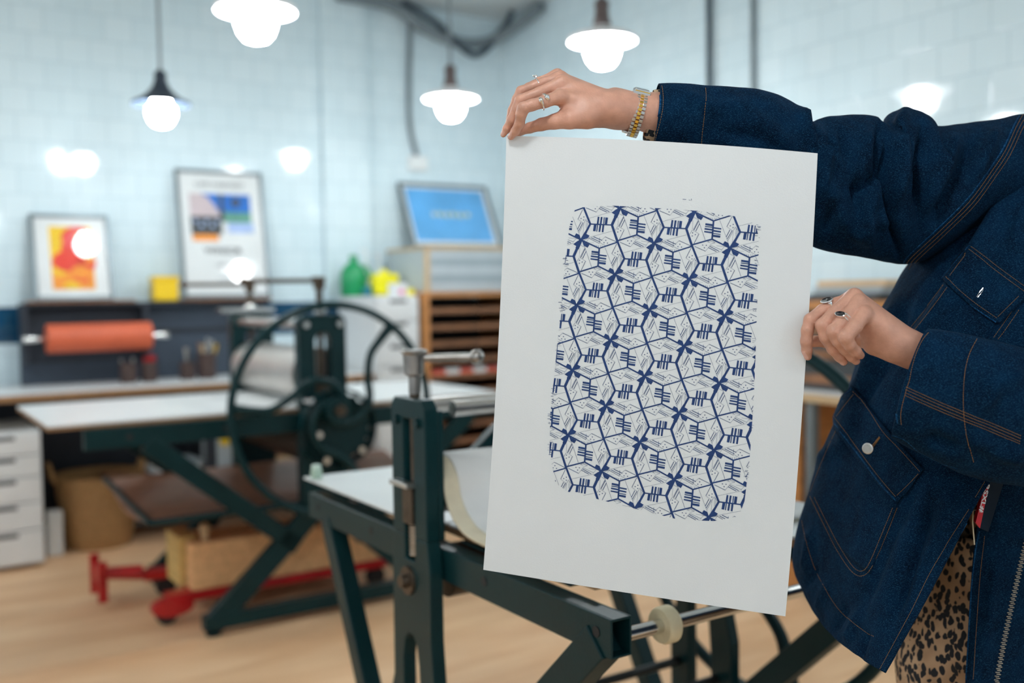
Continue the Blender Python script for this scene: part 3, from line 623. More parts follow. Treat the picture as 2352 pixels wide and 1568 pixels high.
# ---- near press
F2 = V((-.19, 2.03, 0))
T2 = thing('etching_press', 'dark green etching press in front, its long rail passing behind the held sheet', 'printing press', F2, A33 - PI / 2)
W2 = .80
def side_frame_near(y, t0, t1):
    m = MB()
    m.prism([(-.075, .86), (-.022, .86), (-.022, 1.10), (.022, 1.10), (.022, .86), (.075, .86), (.075, 1.125), (.06, 1.142), (-.06, 1.142), (-.075, 1.125)], y + t0, y + t1)
    m.prism([(-.075, .86), (-.082, .80), (-.085, .55), (-.105, .50), (-.105, .0), (-.04, .0), (-.038, .60), (-.028, .64), (-.012, .655), (.005, .655), (.02, .64), (.028, .60), (.04, .45), (.045, .0), (.11, .0), (.11, .50), (.095, .56), (.085, .66), (.085, .80), (.075, .86), (.022, .86), (.022, .81), (-.022, .81), (-.022, .86)], y + t0, y + t1)
    return m
for y, nm in ((0, 'a'), (W2, 'b')):
    f = side_frame_near(y, -.03, 0 if y == 0 else .0).build('side_frame', GREEN, T2, bevel=.003)
    fl = MB(); fl.box(.060, .075, y - .0, y + .012, .86, 1.12)
    fl.build('frame_flange', GREEN, f, bevel=.003)
    MB().box(-.021, .021, y - .036, y + .03, .885, .965).build('bearing_block', DSTEEL, f, bevel=.003)
    MB().box(-.05, .028, y - .05, y - .028, .962, .972).build('clamp_plate', STEEL, f, bevel=.001)
    MB().tube([(0, y - .012, .965), (0, y - .012, 1.16)], .011, 14).build('screw_rod', DSTEEL, f, smooth=True)
    sp = [V((.013 * math.cos(a), y - .014 + .013 * math.sin(a), .815 + .07 * a / (2 * PI * 9))) for a in np.linspace(0, 2 * PI * 9, 120)]
    MB().tube(sp, .0028, 6).build('spring', STEEL, f, smooth=True)
    for x in (-.048, .045): MB().tube([(x, y - .03, 1.095), (x, y - .037, 1.095)], .010, 12).build('bolt', GREEN, f, smooth=True)
    b_ = MB().tube([(-.008, y - .03, .766), (-.008, y - .036, .766), (-.008, y - .0362, .766), (-.008, y - .05, .766)], [.030, .029, .015, .013], 24).build('shaft_bolt', DSTEEL, f, smooth=True)
    # rail: hollow rectangular tube
    m = MB(); x0, x1 = -.64, .612; ya, yb = (y + .004, y + .046)
    m.box(x0, x1, ya, ya + .004, .780, .843); m.box(x0, x1, yb - .004, yb, .780, .843); m.box(x0, x1, ya + .004, yb - .004, .780, .784); m.box(x0, x1, ya + .004, yb - .004, .839, .843)
    m.box(.30, .31, ya + .004, yb - .004, .784, .839)
    m.build('bed_rail', GREEN, T2, bevel=.0015)
    m = MB()
    for x in (-.575, -.26, .235, .575): m.tube([(x, ya - .0003, .815), (x, ya - .0012, .815)], .009, 16)
    m.build('rail_hole', BLACK, T2, smooth=True)
    m = MB(); m.bar((-.53, y + .022, .79), (-.10, y + .022, .02), .045, .05, (0, 1, 0)); m.build('leg', GREEN, T2, bevel=.003)
    m = MB(); m.bar((.575, y + .022, .80), (.12, y + .022, .36), .045, .06, (0, 1, 0)); m.build('leg', GREEN, T2, bevel=.003)
    m = MB(); m.box(-.45, .45, y - .0, y + .045, .02, .06); m.build('floor_rail', GREEN, T2, bevel=.003)
    for x in (-.42, .42): MB().lathe([(.022, 0), (.022, .01), (.01, .012), (.01, .02)], (x, y + .022, 0), 16).build('foot', GREEN, T2, smooth=True)
    tee(T2, 0, y - .012, 1.235, .128, R(57) if y == 0 else R(40), .0135, WORN if y == 0 else DSTEEL, .085)
for x in (.045, -.045): MB().tube([(x, .05, 1.118), (x, W2 - .03, 1.118)], .016, 16).build('tie_bar', STEEL, T2, smooth=True)
MB().bar((-.02, .26, 1.10), (-.02, .05, .93), .03, .035, (1, 0, 0)).build('brace', GREEN, T2, bevel=.003)
MB().tube([(0, .03, .955), (0, W2 - .03, .955)], .056, 36).build('top_roller', STEEL, T2, smooth=True)
MB().tube([(0, .05, .775), (0, W2 - .03, .775)], .055, 30).build('lower_roller', DSTEEL, T2, smooth=True)
MB().box(-.70, -.01, .015, W2 + .02, .868, .873).box(.0, .50, .06, W2 - .02, .868, .873).build('press_bed', LAM, T2)
MB().box(-.70, .50, .06, W2 - .02, .853, .8675).build('bed_board', PLY, T2)
m = MB(); m.box(-.60, -.10, .05, .115, .845, .8525); m.box(.06, .44, .052, .14, .845, .850); m.build('bed_bracket', GREEN, T2, bevel=.002)
for x, y in ((.16, .085), (.40, .09), (-.14, .09), (-.5, .08)): MB().tube([(x, y, .85), (x, y, .862)], .010, 14).build('bolt', mat('pale bolt', (.35, .42, .36), .5), T2, smooth=True)
# rods at the near end
MB().tube([(.59, .046, .805), (.59, W2 + .004, .805)], .0115, 16).build('cross_rod', CHROME, T2, smooth=True)
m = MB(); m.lathe([(.011, -.011), (.030, -.013), (.033, -.008), (.033, .010), (.030, .013), (.011, .012), (.011, -.011)], n=36, caps=False); m.v = [V((.59 + p.x * .93, .135 + p.z, .805 + p.y * .93)) for p in m.v]; m.build('nylon_wheel', NYLON, T2, smooth=True)
GRD = mat('dark grey steel rod', (.045, .05, .05), .35, .7, .1)
MB().tube([(-.075, .0, .405), (-.075, W2, .405)], .011, 12).build('cross_rod', GRD, T2, smooth=True); MB().tube([(.06, .0, .40), (.06, W2, .40)], .011, 12).build('cross_rod', GRD, T2, smooth=True)
hand_wheel(T2, .02, W2 + .15, .765, .455, R(110))
# felts over the roller
m = MB(); prof = [(-.02, 1.020), (-.07, .995), (-.085, .95), (-.06, .905), (.0, .885), (.1, .878), (.3, .876), (.42, .876)]
prof = smooth_path([V((a, 0, b)) for a, b in [(.06, 1.0), (0, 1.022), (-.05, 1.008), (-.08, .965), (-.10, .915), (-.15, .885), (-.28, .880)]], 6)
prof2 = smooth_path([V((a, 0, b)) for a, b in [(-.03, 1.013), (.03, 1.016), (.068, .985), (.085, .94), (.12, .905), (.19, .885), (.42, .880)]], 6)
for k, (pf, yy0, yy1, dz, mm, lb) in enumerate(((prof2, .012, W2 - .05, .0, CREAM, 'cream felt blanket bending down off the near press roller, under a white one'), (prof2, .045, W2 - .05, .0065, FELTW, 'white felt blanket lying over the cream one on the near press roller'))):
    m = MB(); n = len(pf)
    vs = []
    for p in pf:
        for yy in (yy0, yy1): vs.append(V((p.x + dz * .5, yy, p.z + dz)))
    m.add(vs, [(2 * i, 2 * i + 1, 2 * i + 3, 2 * i + 2) for i in range(n - 1)])
    o = m.build('felt_blanket', mm, smooth=True, solid=.006, loc=F2, rotz=A33 - PI / 2); tag(o, lb, 'felt', 'felts on the near press')
t = thing('small_jar', 'small pale green jar on the far corner of the near press bed', 'jar', F2 - (EY * -.66) + EX * .035 + V((0, 0, .874)), A33)
MB().lathe([(.014, 0), (.015, .004), (.015, .02), (.011, .024)], n=20).build('jar_body', mat('pale green glass', (.45, .62, .50), .3), t, smooth=True)
MB().lathe([(.0125, .024), (.0125, .034), (.010, .035)], n=20).build('lid', mat('mint lid', (.62, .78, .68), .4), t, smooth=True)
o = MB().box(-.03, .03, -.015, .015, 0, .008).build('wood_strip', PALEPLY, loc=F2 + EY * .645 + EX * .30 + V((0, 0, .874)), rotz=A33); tag(o, 'small tan wood strip at the back edge of the near press bed', 'wood')

# ================================================================ PRINT (held sheet)
def lerp(a, b, t): return a + (b - a) * t
PC = {'TL': (1163, 312, 1.335), 'TR': (1878, 352, 1.27), 'BL': (1110, 1308, 1.36), 'BR': (1804, 1415, 1.27)}
def paper_px(u, v):
    tl, tr, bl, br = PC['TL'], PC['TR'], PC['BL'], PC['BR']
    q = [lerp(lerp(tl[i], tr[i], u), lerp(bl[i], br[i], u), v) for i in range(3)]
    su, sv = 4 * u * (1 - u), 4 * v * (1 - v)
    q[1] += -7 * su * (1 - v) + 2 * su * v
    q[0] += 7 * sv * (1 - u) + 6 * sv * u
    q[2] += -.010 * su
    return q
def paper_pt(u, v):
    x, y, Y = paper_px(u, v); return at(x, y, Y)
def paper_uv(px, py):
    u = v = .5
    for _ in range(12):
        x, y, _q = paper_px(u, v); x1, y1, _q = paper_px(u + 1e-3, v); x2, y2, _q = paper_px(u, v + 1e-3)
        a, b, c, d = (x1 - x) / 1e-3, (x2 - x) / 1e-3, (y1 - y) / 1e-3, (y2 - y) / 1e-3
        det = a * d - b * c; ex, ey = px - x, py - y
        u += (d * ex - b * ey) / det; v += (-c * ex + a * ey) / det
    return u, v
def paper_n(u, v):
    n = (paper_pt(u + .01, v) - paper_pt(u - .01, v)).cross(paper_pt(u, v + .01) - paper_pt(u, v - .01)).normalized()
    return n if n.y < 0 else -n
PB = paper_pt(.5, .5)
m = MB(); nu, nv = 26, 34
for side in (0, 1):
    for i in range(nu + 1):
        for j in range(nv + 1): u, v = i / nu, j / nv; m.v.append(paper_pt(u, v) - PB - (paper_n(u, v) * .0004 * side))
S = (nu + 1) * (nv + 1); K = nv + 1
for side in (0, 1):
    for i in range(nu):
        for j in range(nv):
            a = side * S + i * K + j; m.f.append((a, a + 1, a + K + 1, a + K)); m.m.append(0)
for i in range(nu):
    for j in (0, nv): a = i * K + j; m.f.append((a, a + K, a + K + S, a + S)); m.m.append(0)
for j in range(nv):
    for i in (0, nu): a = i * K + j; m.f.append((a, a + 1, a + 1 + S, a + S)); m.m.append(0)
# --- printed pattern: one motif repeated on its lattice
stars = [((0, 0), (1505.3, 558.6)), ((1, 0), (1583.1, 641.5)), ((0, 1), (1413.5, 630)), ((-1, 0), (1423.2, 479.5)), ((-1, 1), (1335.7, 552.2)), ((1, -1), (1676.7, 571.4)),
         ((0, 2), (1324.2, 701.5)), ((1, 1), (1491.3, 711.7)), ((2, 0), (1664.7, 725.7)), ((1, 2), (1402, 783.1)), ((2, 1), (1571.6, 795.9)), ((1, 3), (1315.8, 850.2)),
         ((2, 2), (1481.4, 864.2)), ((3, 1), (1654, 879.6)), ((2, 3), (1391.6, 933.8)), ((3, 2), (1560, 949.8)), ((2, 4), (1306, 999.8)), ((3, 3), (1470.1, 1017.2)),
         ((4, 2), (1641.3, 1035.4)), ((3, 4), (1381.7, 1081.7)), ((4, 3), (1548.7, 1102.8)), ((5, 3), (1628.7, 1187))]
Am = np.array([[1, a, b, a * a, a * b, b * b] for (a, b), _ in stars], float); Bm = np.array([paper_uv(*q) for _, q in stars])
LAT = np.linalg.lstsq(Am, Bm, rcond=None)[0]
c7 = lambda x, y: (1420 + x / 7.84, 460 + y / 7.84)
# crop pixel -> lattice coordinates (i,j) around the base star, by Newton on the fitted lattice
def lat_uv(i, j): return np.array([1, i, j, i * i, i * j, j * j]) @ LAT
def to_lat(x, y):
    t_ = np.array(paper_uv(*c7(x, y))); i = j = 0.0
    for _ in range(8):
        e = t_ - lat_uv(i, j); gi = (lat_uv(i + .01, j) - lat_uv(i - .01, j)) / .02; gj = (lat_uv(i, j + .01) - lat_uv(i, j - .01)) / .02
        s_ = np.linalg.solve(np.array([gi, gj]).T, e); i += s_[0]; j += s_[1]
    return i, j
SEG = [(700, 185, 820, 485, 34), (820, 485, 735, 640, 34), (735, 640, 650, 775, 40), (812, 485, 1225, 510, 20), (1225, 510, 1300, 350, 46), (1300, 350, 1362, 215, 62), (1225, 510, 1330, 825, 40),
       (650, 775, 985, 935, 24), (985, 935, 1330, 825, 21), (360, 295, 335, 620, 27), (335, 620, 650, 775, 24), (335, 620, 5, 722, 22),
       (465, 280, 615, 670, 4), (680, 215, 590, 395, 7), (590, 395, 690, 465, 3), (645, 450, 580, 578, 9), (683, 462, 598, 612, 9), (738, 400, 610, 640, 4), (700, 480, 685, 690, 3), (740, 400, 790, 470, 4),
       (800, 380, 1225, 265, 3), (740, 185, 935, 268, 7), (935, 268, 1020, 160, 3), (1020, 160, 1230, 245, 4), (1010, 180, 1175, 265, 9), (985, 203, 1130, 272, 9), (1130, 165, 1290, 185, 3), (1215, 245, 1270, 185, 3),
       (745, 745, 1230, 620, 3), (880, 720, 1040, 790, 10), (835, 738, 1010, 820, 9), (790, 742, 985, 843, 6), (993, 735, 990, 845, 5), (1025, 790, 1095, 725, 3), (1095, 725, 1305, 818, 7),
       (1010, 840, 1110, 890, 4), (745, 815, 800, 740, 3), (700, 785, 790, 742, 3), (760, 820, 890, 828, 2),
       (678, 800, 840, 1275, 5), (625, 1095, 715, 925, 4), (640, 1100, 720, 940, 9), (672, 1118, 740, 985, 9), (620, 1098, 730, 1165, 3), (730, 1165, 637, 1350, 7), (625, 930, 612, 1085, 3), (640, 870, 700, 905, 4), (610, 1100, 570, 1170, 4),
       (300, 640, 262, 672, 4), (318, 640, 305, 665, 5), (343, 642, 328, 672, 5), (362, 655, 350, 682, 5), (382, 665, 372, 692, 5), (390, 680, 300, 715, 3),
       (905, 870, 915, 900, 4), (935, 875, 945, 910, 4), (965, 880, 975, 915, 5), (1005, 880, 1020, 915, 5), (1035, 880, 1045, 905, 4),
       (745, 430, 765, 450, 5), (740, 460, 782, 480, 4), (735, 485, 780, 500, 4), (732, 510, 775, 520, 4), (735, 535, 768, 540, 4), (740, 555, 760, 560, 4),
       (1120, 835, 1140, 845, 0), (250, 665, 300, 682, 4)]
POLY = [[(650, 780), (738, 662), (806, 700), (770, 745)], [(650, 778), (505, 720), (525, 702), (555, 652), (618, 682)], [(652, 775), (585, 790), (500, 850), (560, 888), (600, 870)], [(660, 780), (700, 815), (803, 865), (768, 920), (695, 880)],
        # bars crossing the horizontal line
        [(962, 352), (992, 357), (975, 492), (940, 490)], [(1018, 358), (1050, 362), (1030, 494), (998, 492)], [(1074, 366), (1091, 368), (1078, 496), (1062, 495)], [(1104, 368), (1152, 375), (1135, 498), (1090, 496)],
        [(888, 500), (938, 503), (916, 620), (870, 615)], [(948, 504), (966, 505), (948, 627), (931, 625)], [(992, 505), (1025, 508), (1005, 634), (974, 630)], [(1048, 508), (1082, 510), (1065, 642), (1034, 637)],
        # bars crossing the vertical line
        [(220, 340), (352, 356), (350, 392), (215, 375)], [(213, 390), (350, 402), (349, 418), (211, 406)], [(206, 425), (348, 443), (346, 470), (203, 453)], [(199, 477), (344, 492), (342, 520), (196, 500)],
        [(358, 406), (495, 424), (493, 448), (357, 432)], [(356, 456), (488, 476), (487, 502), (355, 485)], [(354, 512), (482, 527), (480, 541), (353, 526)], [(352, 542), (480, 556), (474, 594), (350, 578)]]
DOT = [(700, 353), (650, 380), (697, 410), (885, 160), (950, 163), (915, 208), (1110, 790), (1075, 833), (1140, 840), (617, 1147), (665, 1180), (612, 1203)]
motif = []
for x0, y0, x1, y1, w_ in SEG:
    if w_ == 0: continue
    w_ = w_ * 1.08 if w_ > 15 else w_ * 1.12
    L_ = math.hypot(x1 - x0, y1 - y0); nx_, ny_ = -(y1 - y0) / L_ * w_ / 2, (x1 - x0) / L_ * w_ / 2; e_ = w_ * .35 if w_ > 15 else 0; tx, ty = (x1 - x0) / L_ * e_, (y1 - y0) / L_ * e_
    motif.append([(x0 + nx_ - tx, y0 + ny_ - ty), (x1 + nx_ + tx, y1 + ny_ + ty), (x1 - nx_ + tx, y1 - ny_ + ty), (x0 - nx_ - tx, y0 - ny_ - ty)])
motif += POLY
for x, y in DOT: motif.append([(x + 10 * math.cos(k / 8 * 2 * PI), y + 9 * math.sin(k / 8 * 2 * PI)) for k in range(8)])
motif = [[to_lat(*p) for p in pl] for pl in motif]
clip_px = [(1322, 477), (1405, 472), (1505, 479), (1600, 484), (1690, 497), (1735, 514), (1743, 545), (1736, 640), (1732, 900), (1722, 1050), (1710, 1150), (1697, 1185), (1640, 1196), (1560, 1193), (1460, 1168), (1370, 1142), (1303, 1128), (1276, 1108), (1262, 1040), (1264, 950), (1283, 790), (1298, 600), (1308, 520)]
def hull(P_):
    P_ = sorted(P_); cr = lambda o, a, b: (a[0] - o[0]) * (b[1] - o[1]) - (a[1] - o[1]) * (b[0] - o[0]); out = []
    for seq in (P_, P_[::-1]):
        h_ = []
        for p in seq:
            while len(h_) > 1 and cr(h_[-2], h_[-1], p) <= 0: h_.pop()
            h_.append(p)
        out += h_[:-1]
    return out
clip = hull([tuple(paper_uv(*p)) for p in clip_px])
def clip_poly(pl, C_):
    out = pl
    for k in range(len(C_)):
        a, b = C_[k], C_[(k + 1) % len(C_)]; ins = lambda p: (b[0] - a[0]) * (p[1] - a[1]) - (b[1] - a[1]) * (p[0] - a[0]) >= 0
        inp = out; out = []
        for q in range(len(inp)):
            p, r_ = inp[q - 1], inp[q]; ip, ir = ins(p), ins(r_)
            if ip != ir:
                dx, dy = r_[0] - p[0], r_[1] - p[1]; ex, ey = b[0] - a[0], b[1] - a[1]
                den = ex * dy - ey * dx
                if abs(den) > 1e-12: t_ = (ex * (a[1] - p[1]) - ey * (a[0] - p[0])) / den; out.append((p[0] + dx * t_, p[1] + dy * t_))
            if ir: out.append(r_)
        if len(out) < 3: return None
    return out
cnt = 0; rnd = random.Random(3)
def emit_uv(pl):
    global cnt
    o = len(m.v); off = .00025 + 2e-7 * (cnt % 500); cnt += 1
    for u, v in pl: m.v.append(paper_pt(u, v) - PB + paper_n(u, v) * off)
    m.f.append(tuple(range(o, o + len(pl)))); m.m.append(1)
for I in range(-4, 9):
    for J in range(-4, 9):
        c0 = lat_uv(I, J)
        if not (-.15 < c0[0] < 1.15 and -.1 < c0[1] < 1.1): continue
        for pl in motif:
            q = [tuple(lat_uv(a + I, b + J)) for a, b in pl]
            q = clip_poly(q, clip)
            if q: emit_uv(q)
for x, y, w_, h_ in ((1572, 457.5, 8, 1), (1584, 459, 4, .8), (1588, 458, 1, 4)): emit_uv([paper_uv(*p) for p in ((x - w_ / 2, y - h_ / 2), (x + w_ / 2, y - h_ / 2 + .6), (x + w_ / 2, y + h_ / 2 + .6), (x - w_ / 2, y + h_ / 2))])
def dry_edge():
    # broken brush-like ends where the ink runs out at the left and right margins
    for side, xs_ in ((0, [(1300, 600), (1290, 700), (1283, 800), (1272, 900), (1264, 960), (1263, 1030)]), (1, [(1741, 530), (1737, 610), (1733, 700), (1731, 790), (1728, 880), (1724, 970), (1716, 1080)])):
        for x, y in xs_:
            for k in range(9):
                yy = y + rnd.uniform(-16, 16); xx = x + rnd.uniform(-4, 4); l_ = rnd.uniform(2, 9); h_ = rnd.uniform(.3, 1.1)
                emit_uv([paper_uv(*p) for p in ((xx - l_ / 2, yy), (xx + l_ / 2, yy + .4), (xx + l_ / 2, yy + h_ + .4), (xx - l_ / 2, yy + h_))])
dry_edge()
o = m.build('art_print', [PAPER, INK], smooth=False, loc=PB)
for p in o.data.polygons: p.use_smooth = True
try: o.data.set_sharp_from_angle(angle=R(30))
except Exception: pass
tag(o, 'large white paper sheet printed with a dark blue geometric pattern, held up by two hands', 'print')

# ================================================================ PERSON
PL = V((.80, 1.56, 0))
P = thing('person', 'person in a dark denim jacket and leopard print trousers holding up the printed sheet', 'person', PL)
def pbuild(mb, name, mats, parent=None, **k):
    off = PL
    mb.v = [p - off for p in mb.v]; return mb.build(name, mats, parent or P, **k)

# ---- signed distance body ------------------------------------------------
def smin(a, b, k):
    h_ = np.maximum(k - np.abs(a - b), 0) / k; return np.minimum(a, b) - h_ * h_ * k * .25
class Field:
    def __init__(s, lo, hi, h):
        s.h = h; s.lo = np.array(lo); n = np.ceil((np.array(hi) - s.lo) / h).astype(int) + 1; s.n = n
        s.ax = [s.lo[i] + np.arange(n[i]) * h for i in range(3)]
    def new(s): return np.full(s.n, .03, np.float32)
    def cone(s, D, a, b, ra, rb, k, squash=None):
        a = np.array(a, float); b = np.array(b, float); mr = max(ra, rb) + k + .012
        lo = np.minimum(a, b) - mr; hi = np.maximum(a, b) + mr
        sl = tuple(slice(max(0, int((lo[i] - s.lo[i]) / s.h)), min(s.n[i], int((hi[i] - s.lo[i]) / s.h) + 2)) for i in range(3))
        if any(q.stop <= q.start for q in sl): return D
        X = s.ax[0][sl[0]][:, None, None]; Y = s.ax[1][sl[1]][None, :, None]; Z = s.ax[2][sl[2]][None, None, :]
        ba = b - a; L2 = max((ba ** 2).sum(), 1e-12)
        t_ = np.clip(((X - a[0]) * ba[0] + (Y - a[1]) * ba[1] + (Z - a[2]) * ba[2]) / L2, 0, 1)
        d = np.sqrt((X - a[0] - t_ * ba[0]) ** 2 + (Y - a[1] - t_ * ba[1]) ** 2 + (Z - a[2] - t_ * ba[2]) ** 2) - (ra + (rb - ra) * t_)
        D[sl] = smin(D[sl], d.astype(np.float32), k) if k > 0 else np.minimum(D[sl], d); return D
    def mesh(s, D):
        sg = D < 0
        nx_, ny_, nz_ = s.n
        c = np.zeros((nx_ - 1, ny_ - 1, nz_ - 1), np.int8)
        for dx in (0, 1):
            for dy in (0, 1):
                for dz in (0, 1): c += sg[dx:nx_ - 1 + dx, dy:ny_ - 1 + dy, dz:nz_ - 1 + dz]
        act = (c > 0) & (c < 8); idx = np.argwhere(act); vid = np.full(act.shape, -1, np.int64); vid[act] = np.arange(len(idx))
        acc = np.zeros((len(idx), 3)); num = np.zeros(len(idx))
        cr = [(x, y, z) for x in (0, 1) for y in (0, 1) for z in (0, 1)]
        for p in cr:
            for ax in range(3):
                if p[ax]: continue
                q = list(p); q[ax] = 1
                d0 = D[idx[:, 0] + p[0], idx[:, 1] + p[1], idx[:, 2] + p[2]]; d1 = D[idx[:, 0] + q[0], idx[:, 1] + q[1], idx[:, 2] + q[2]]
                ok = (d0 < 0) != (d1 < 0); t_ = np.where(ok, d0 / np.where(ok, d0 - d1, 1), 0)
                pt = np.tile(np.array(p, float), (len(idx), 1)); pt[:, ax] = t_
                acc[ok] += pt[ok]; num[ok] += 1
        vs = (idx + acc / num[:, None]) * s.h + s.lo
        fs = []
        for ax in range(3):
            a0 = [slice(1, -1)] * 3; a0[ax] = slice(0, -1); a1 = list(a0); a1[ax] = slice(1, None)
            # edges along ax, interior
            e = (sg[tuple(a0)] != sg[tuple(a1)]); w = np.argwhere(e); w[:, [i for i in range(3) if i != ax]] += 1
            fl = sg[w[:, 0], w[:, 1], w[:, 2]]
            o1, o2 = [i for i in range(3) if i != ax]
            def vv(d1, d2):
                q = w.copy(); q[:, o1] -= d1; q[:, o2] -= d2; return vid[q[:, 0], q[:, 1], q[:, 2]]
            A, B, C_, D_ = vv(1, 1), vv(0, 1), vv(0, 0), vv(1, 0)
            quad = np.stack([A, B, C_, D_], 1); flip = fl ^ (ax == 1); quad[~flip] = quad[~flip][:, ::-1]; fs.append(quad)
        fs = np.concatenate(fs); fs = fs[(fs >= 0).all(1)]
        return vs, fs

def c1(x, y, Y): return np.array(at(1100 + x / 4.612, 120 + y / 4.612, Y))
def c2(x, y, Y): return np.array(at(1780 + x / 3.92, 600 + y / 3.92, Y))
K1 = .125e-3; K2 = .139e-3
def hand(fingers, palm, lo, hi, h=.0011, kweb=.008):
    F_ = Field(lo, hi, h); Pm = F_.new()
    for a, b, ra, rb, k in palm: Pm = F_.cone(Pm, a, b, ra, rb, k)
    D = Pm.copy()
    for ch in fingers:
        Q = F_.new()
        for i in range(len(ch) - 1): Q = F_.cone(Q, ch[i][0], ch[i + 1][0], ch[i][1], ch[i + 1][1], .0028)
        Q = smin(Q, Pm, ch[0][2] if len(ch[0]) > 2 else kweb); D = smin(D, Q, .0012)
    return F_.mesh(D)
# raised hand (index .. little finger, thumb); coordinates in crop pixels + depth
def fc(fn, K, pts): return [(fn(x, y, Y), r_ * K) + ((kk,) if kk else ()) for x, y, Y, r_, kk in [(*p, None) if len(p) == 4 else p for p in pts]]
H1 = [fc(c1, K1, [(860, 470, 1.312, 72, .009), (700, 520, 1.303, 65), (560, 560, 1.300, 60), (470, 590, 1.300, 61), (450, 650, 1.303, 57), (430, 755, 1.312, 52), (385, 835, 1.321, 46), (338, 895, 1.328, 36)]),
      fc(c1, K1, [(880, 315, 1.330, 66, .009), (640, 430, 1.325, 60), (440, 505, 1.322, 57), (400, 600, 1.323, 54), (345, 720, 1.328, 50), (295, 810, 1.333, 42), (258, 872, 1.337, 32)]),
      fc(c1, K1, [(860, 262, 1.350, 60, .009), (620, 345, 1.345, 55), (445, 410, 1.341, 52), (400, 500, 1.342, 50), (350, 620, 1.346, 45), (320, 710, 1.350, 36)]),
      fc(c1, K1, [(830, 235, 1.370, 55, .009), (640, 310, 1.367, 48), (520, 370, 1.366, 44), (450, 460, 1.366, 42), (410, 560, 1.366, 36)]),
      fc(c1, K1, [(1130, 680, 1.318, 130, .014), (960, 710, 1.314, 100), (800, 735, 1.318, 78), (660, 765, 1.328, 66), (540, 800, 1.340, 56), (440, 835, 1.347, 46), (372, 875, 1.350, 34)])]
W1 = c1(1390, 600, 1.335)
PALM1 = [(c1(860, 480, 1.318), c1(1370, 590, 1.322), 72 * K1, 125 * K1, .012), (c1(880, 330, 1.332), c1(1370, 560, 1.332), 68 * K1, 125 * K1, .012),
         (c1(860, 275, 1.35), c1(1370, 560, 1.345), 62 * K1, 120 * K1, .012), (c1(835, 250, 1.368), c1(1370, 600, 1.352), 56 * K1, 115 * K1, .012),
         (c1(960, 640, 1.33), c1(1250, 640, 1.33), 90 * K1, 140 * K1, .014), (c1(940, 420, 1.342), c1(1200, 560, 1.340), 105 * K1, 140 * K1, .014),
         (c1(1300, 600, 1.330), c1(1480, 605, 1.334), 150 * K1, 165 * K1, .012), (c1(1300, 610, 1.345), c1(1480, 605, 1.348), 140 * K1, 165 * K1, .012),
         (c1(1480, 608, 1.334), c1(1900, 650, 1.344), 172 * K1, 178 * K1, .012), (c1(1480, 605, 1.348), c1(1900, 650, 1.362), 172 * K1, 178 * K1, .012), (c1(1435, 455, 1.352), c1(1470, 470, 1.352), 62 * K1, 62 * K1, .010),
         (c1(1900, 650, 1.352), c1(2500, 760, 1.375), 205 * K1, 250 * K1, .012)]
lo = c1(190, 960, 1.28); hi = c1(2600, 120, 1.42)
v1, f1 = hand(H1, PALM1, (lo[0], 1.27, lo[2]), (hi[0], 1.43, hi[2] + .02))
# lower hand
H2 = [fc(c2, K2, [(690, 330, 1.275, 62, .008), (560, 380, 1.268, 58), (430, 440, 1.261, 56), (318, 525, 1.253, 57), (292, 620, 1.252, 54), (282, 720, 1.254, 52), (287, 800, 1.257, 47), (296, 858, 1.259, 36)]),
      fc(c2, K2, [(710, 312, 1.262, 68, .008), (560, 440, 1.250, 60), (425, 575, 1.240, 60), (455, 680, 1.240, 55), (520, 790, 1.246, 50), (580, 860, 1.250, 44), (618, 905, 1.253, 36)]),
      fc(c2, K2, [(748, 372, 1.248, 66, .008), (640, 500, 1.236, 60), (528, 630, 1.227, 62), (570, 715, 1.229, 56), (630, 790, 1.236, 50), (690, 855, 1.242, 46), (730, 898, 1.246, 36)]),
      fc(c2, K2, [(800, 475, 1.234, 68, .008), (720, 590, 1.222, 62), (632, 682, 1.215, 62), (670, 750, 1.219, 54), (725, 810, 1.228, 50), (768, 845, 1.234, 38)]),
      fc(c2, K2, [(900, 700, 1.275, 95, .012), (740, 700, 1.286, 75), (600, 715, 1.292, 64), (460, 718, 1.290, 60), (350, 720, 1.288, 52), (285, 735, 1.284, 38)])]
PALM2 = [(c2(805, 480, 1.240), c2(1160, 760, 1.243), 68 * K2, 115 * K2, .012), (c2(752, 378, 1.252), c2(1160, 740, 1.247), 66 * K2, 112 * K2, .012),
         (c2(718, 322, 1.266), c2(1160, 730, 1.255), 68 * K2, 112 * K2, .012), (c2(700, 345, 1.278), c2(1160, 740, 1.262), 60 * K2, 110 * K2, .012),
         (c2(860, 600, 1.256), c2(1060, 760, 1.25), 100 * K2, 110 * K2, .014), (c2(900, 740, 1.262), c2(1120, 780, 1.255), 105 * K2, 118 * K2, .012),
         (c2(1130, 765, 1.245), c2(1260, 815, 1.243), 120 * K2, 135 * K2, .012), (c2(1130, 760, 1.262), c2(1260, 815, 1.262), 115 * K2, 130 * K2, .012),
         (c2(1260, 815, 1.252), c2(1700, 930, 1.25), 138 * K2, 180 * K2, .012)]
lo = c2(80, 1010, 1.28); hi = c2(1850, 200, 1.33)
v2, f2 = hand(H2, PALM2, (lo[0], 1.195, lo[2] - .01), (hi[0], 1.33, hi[2] + .01))
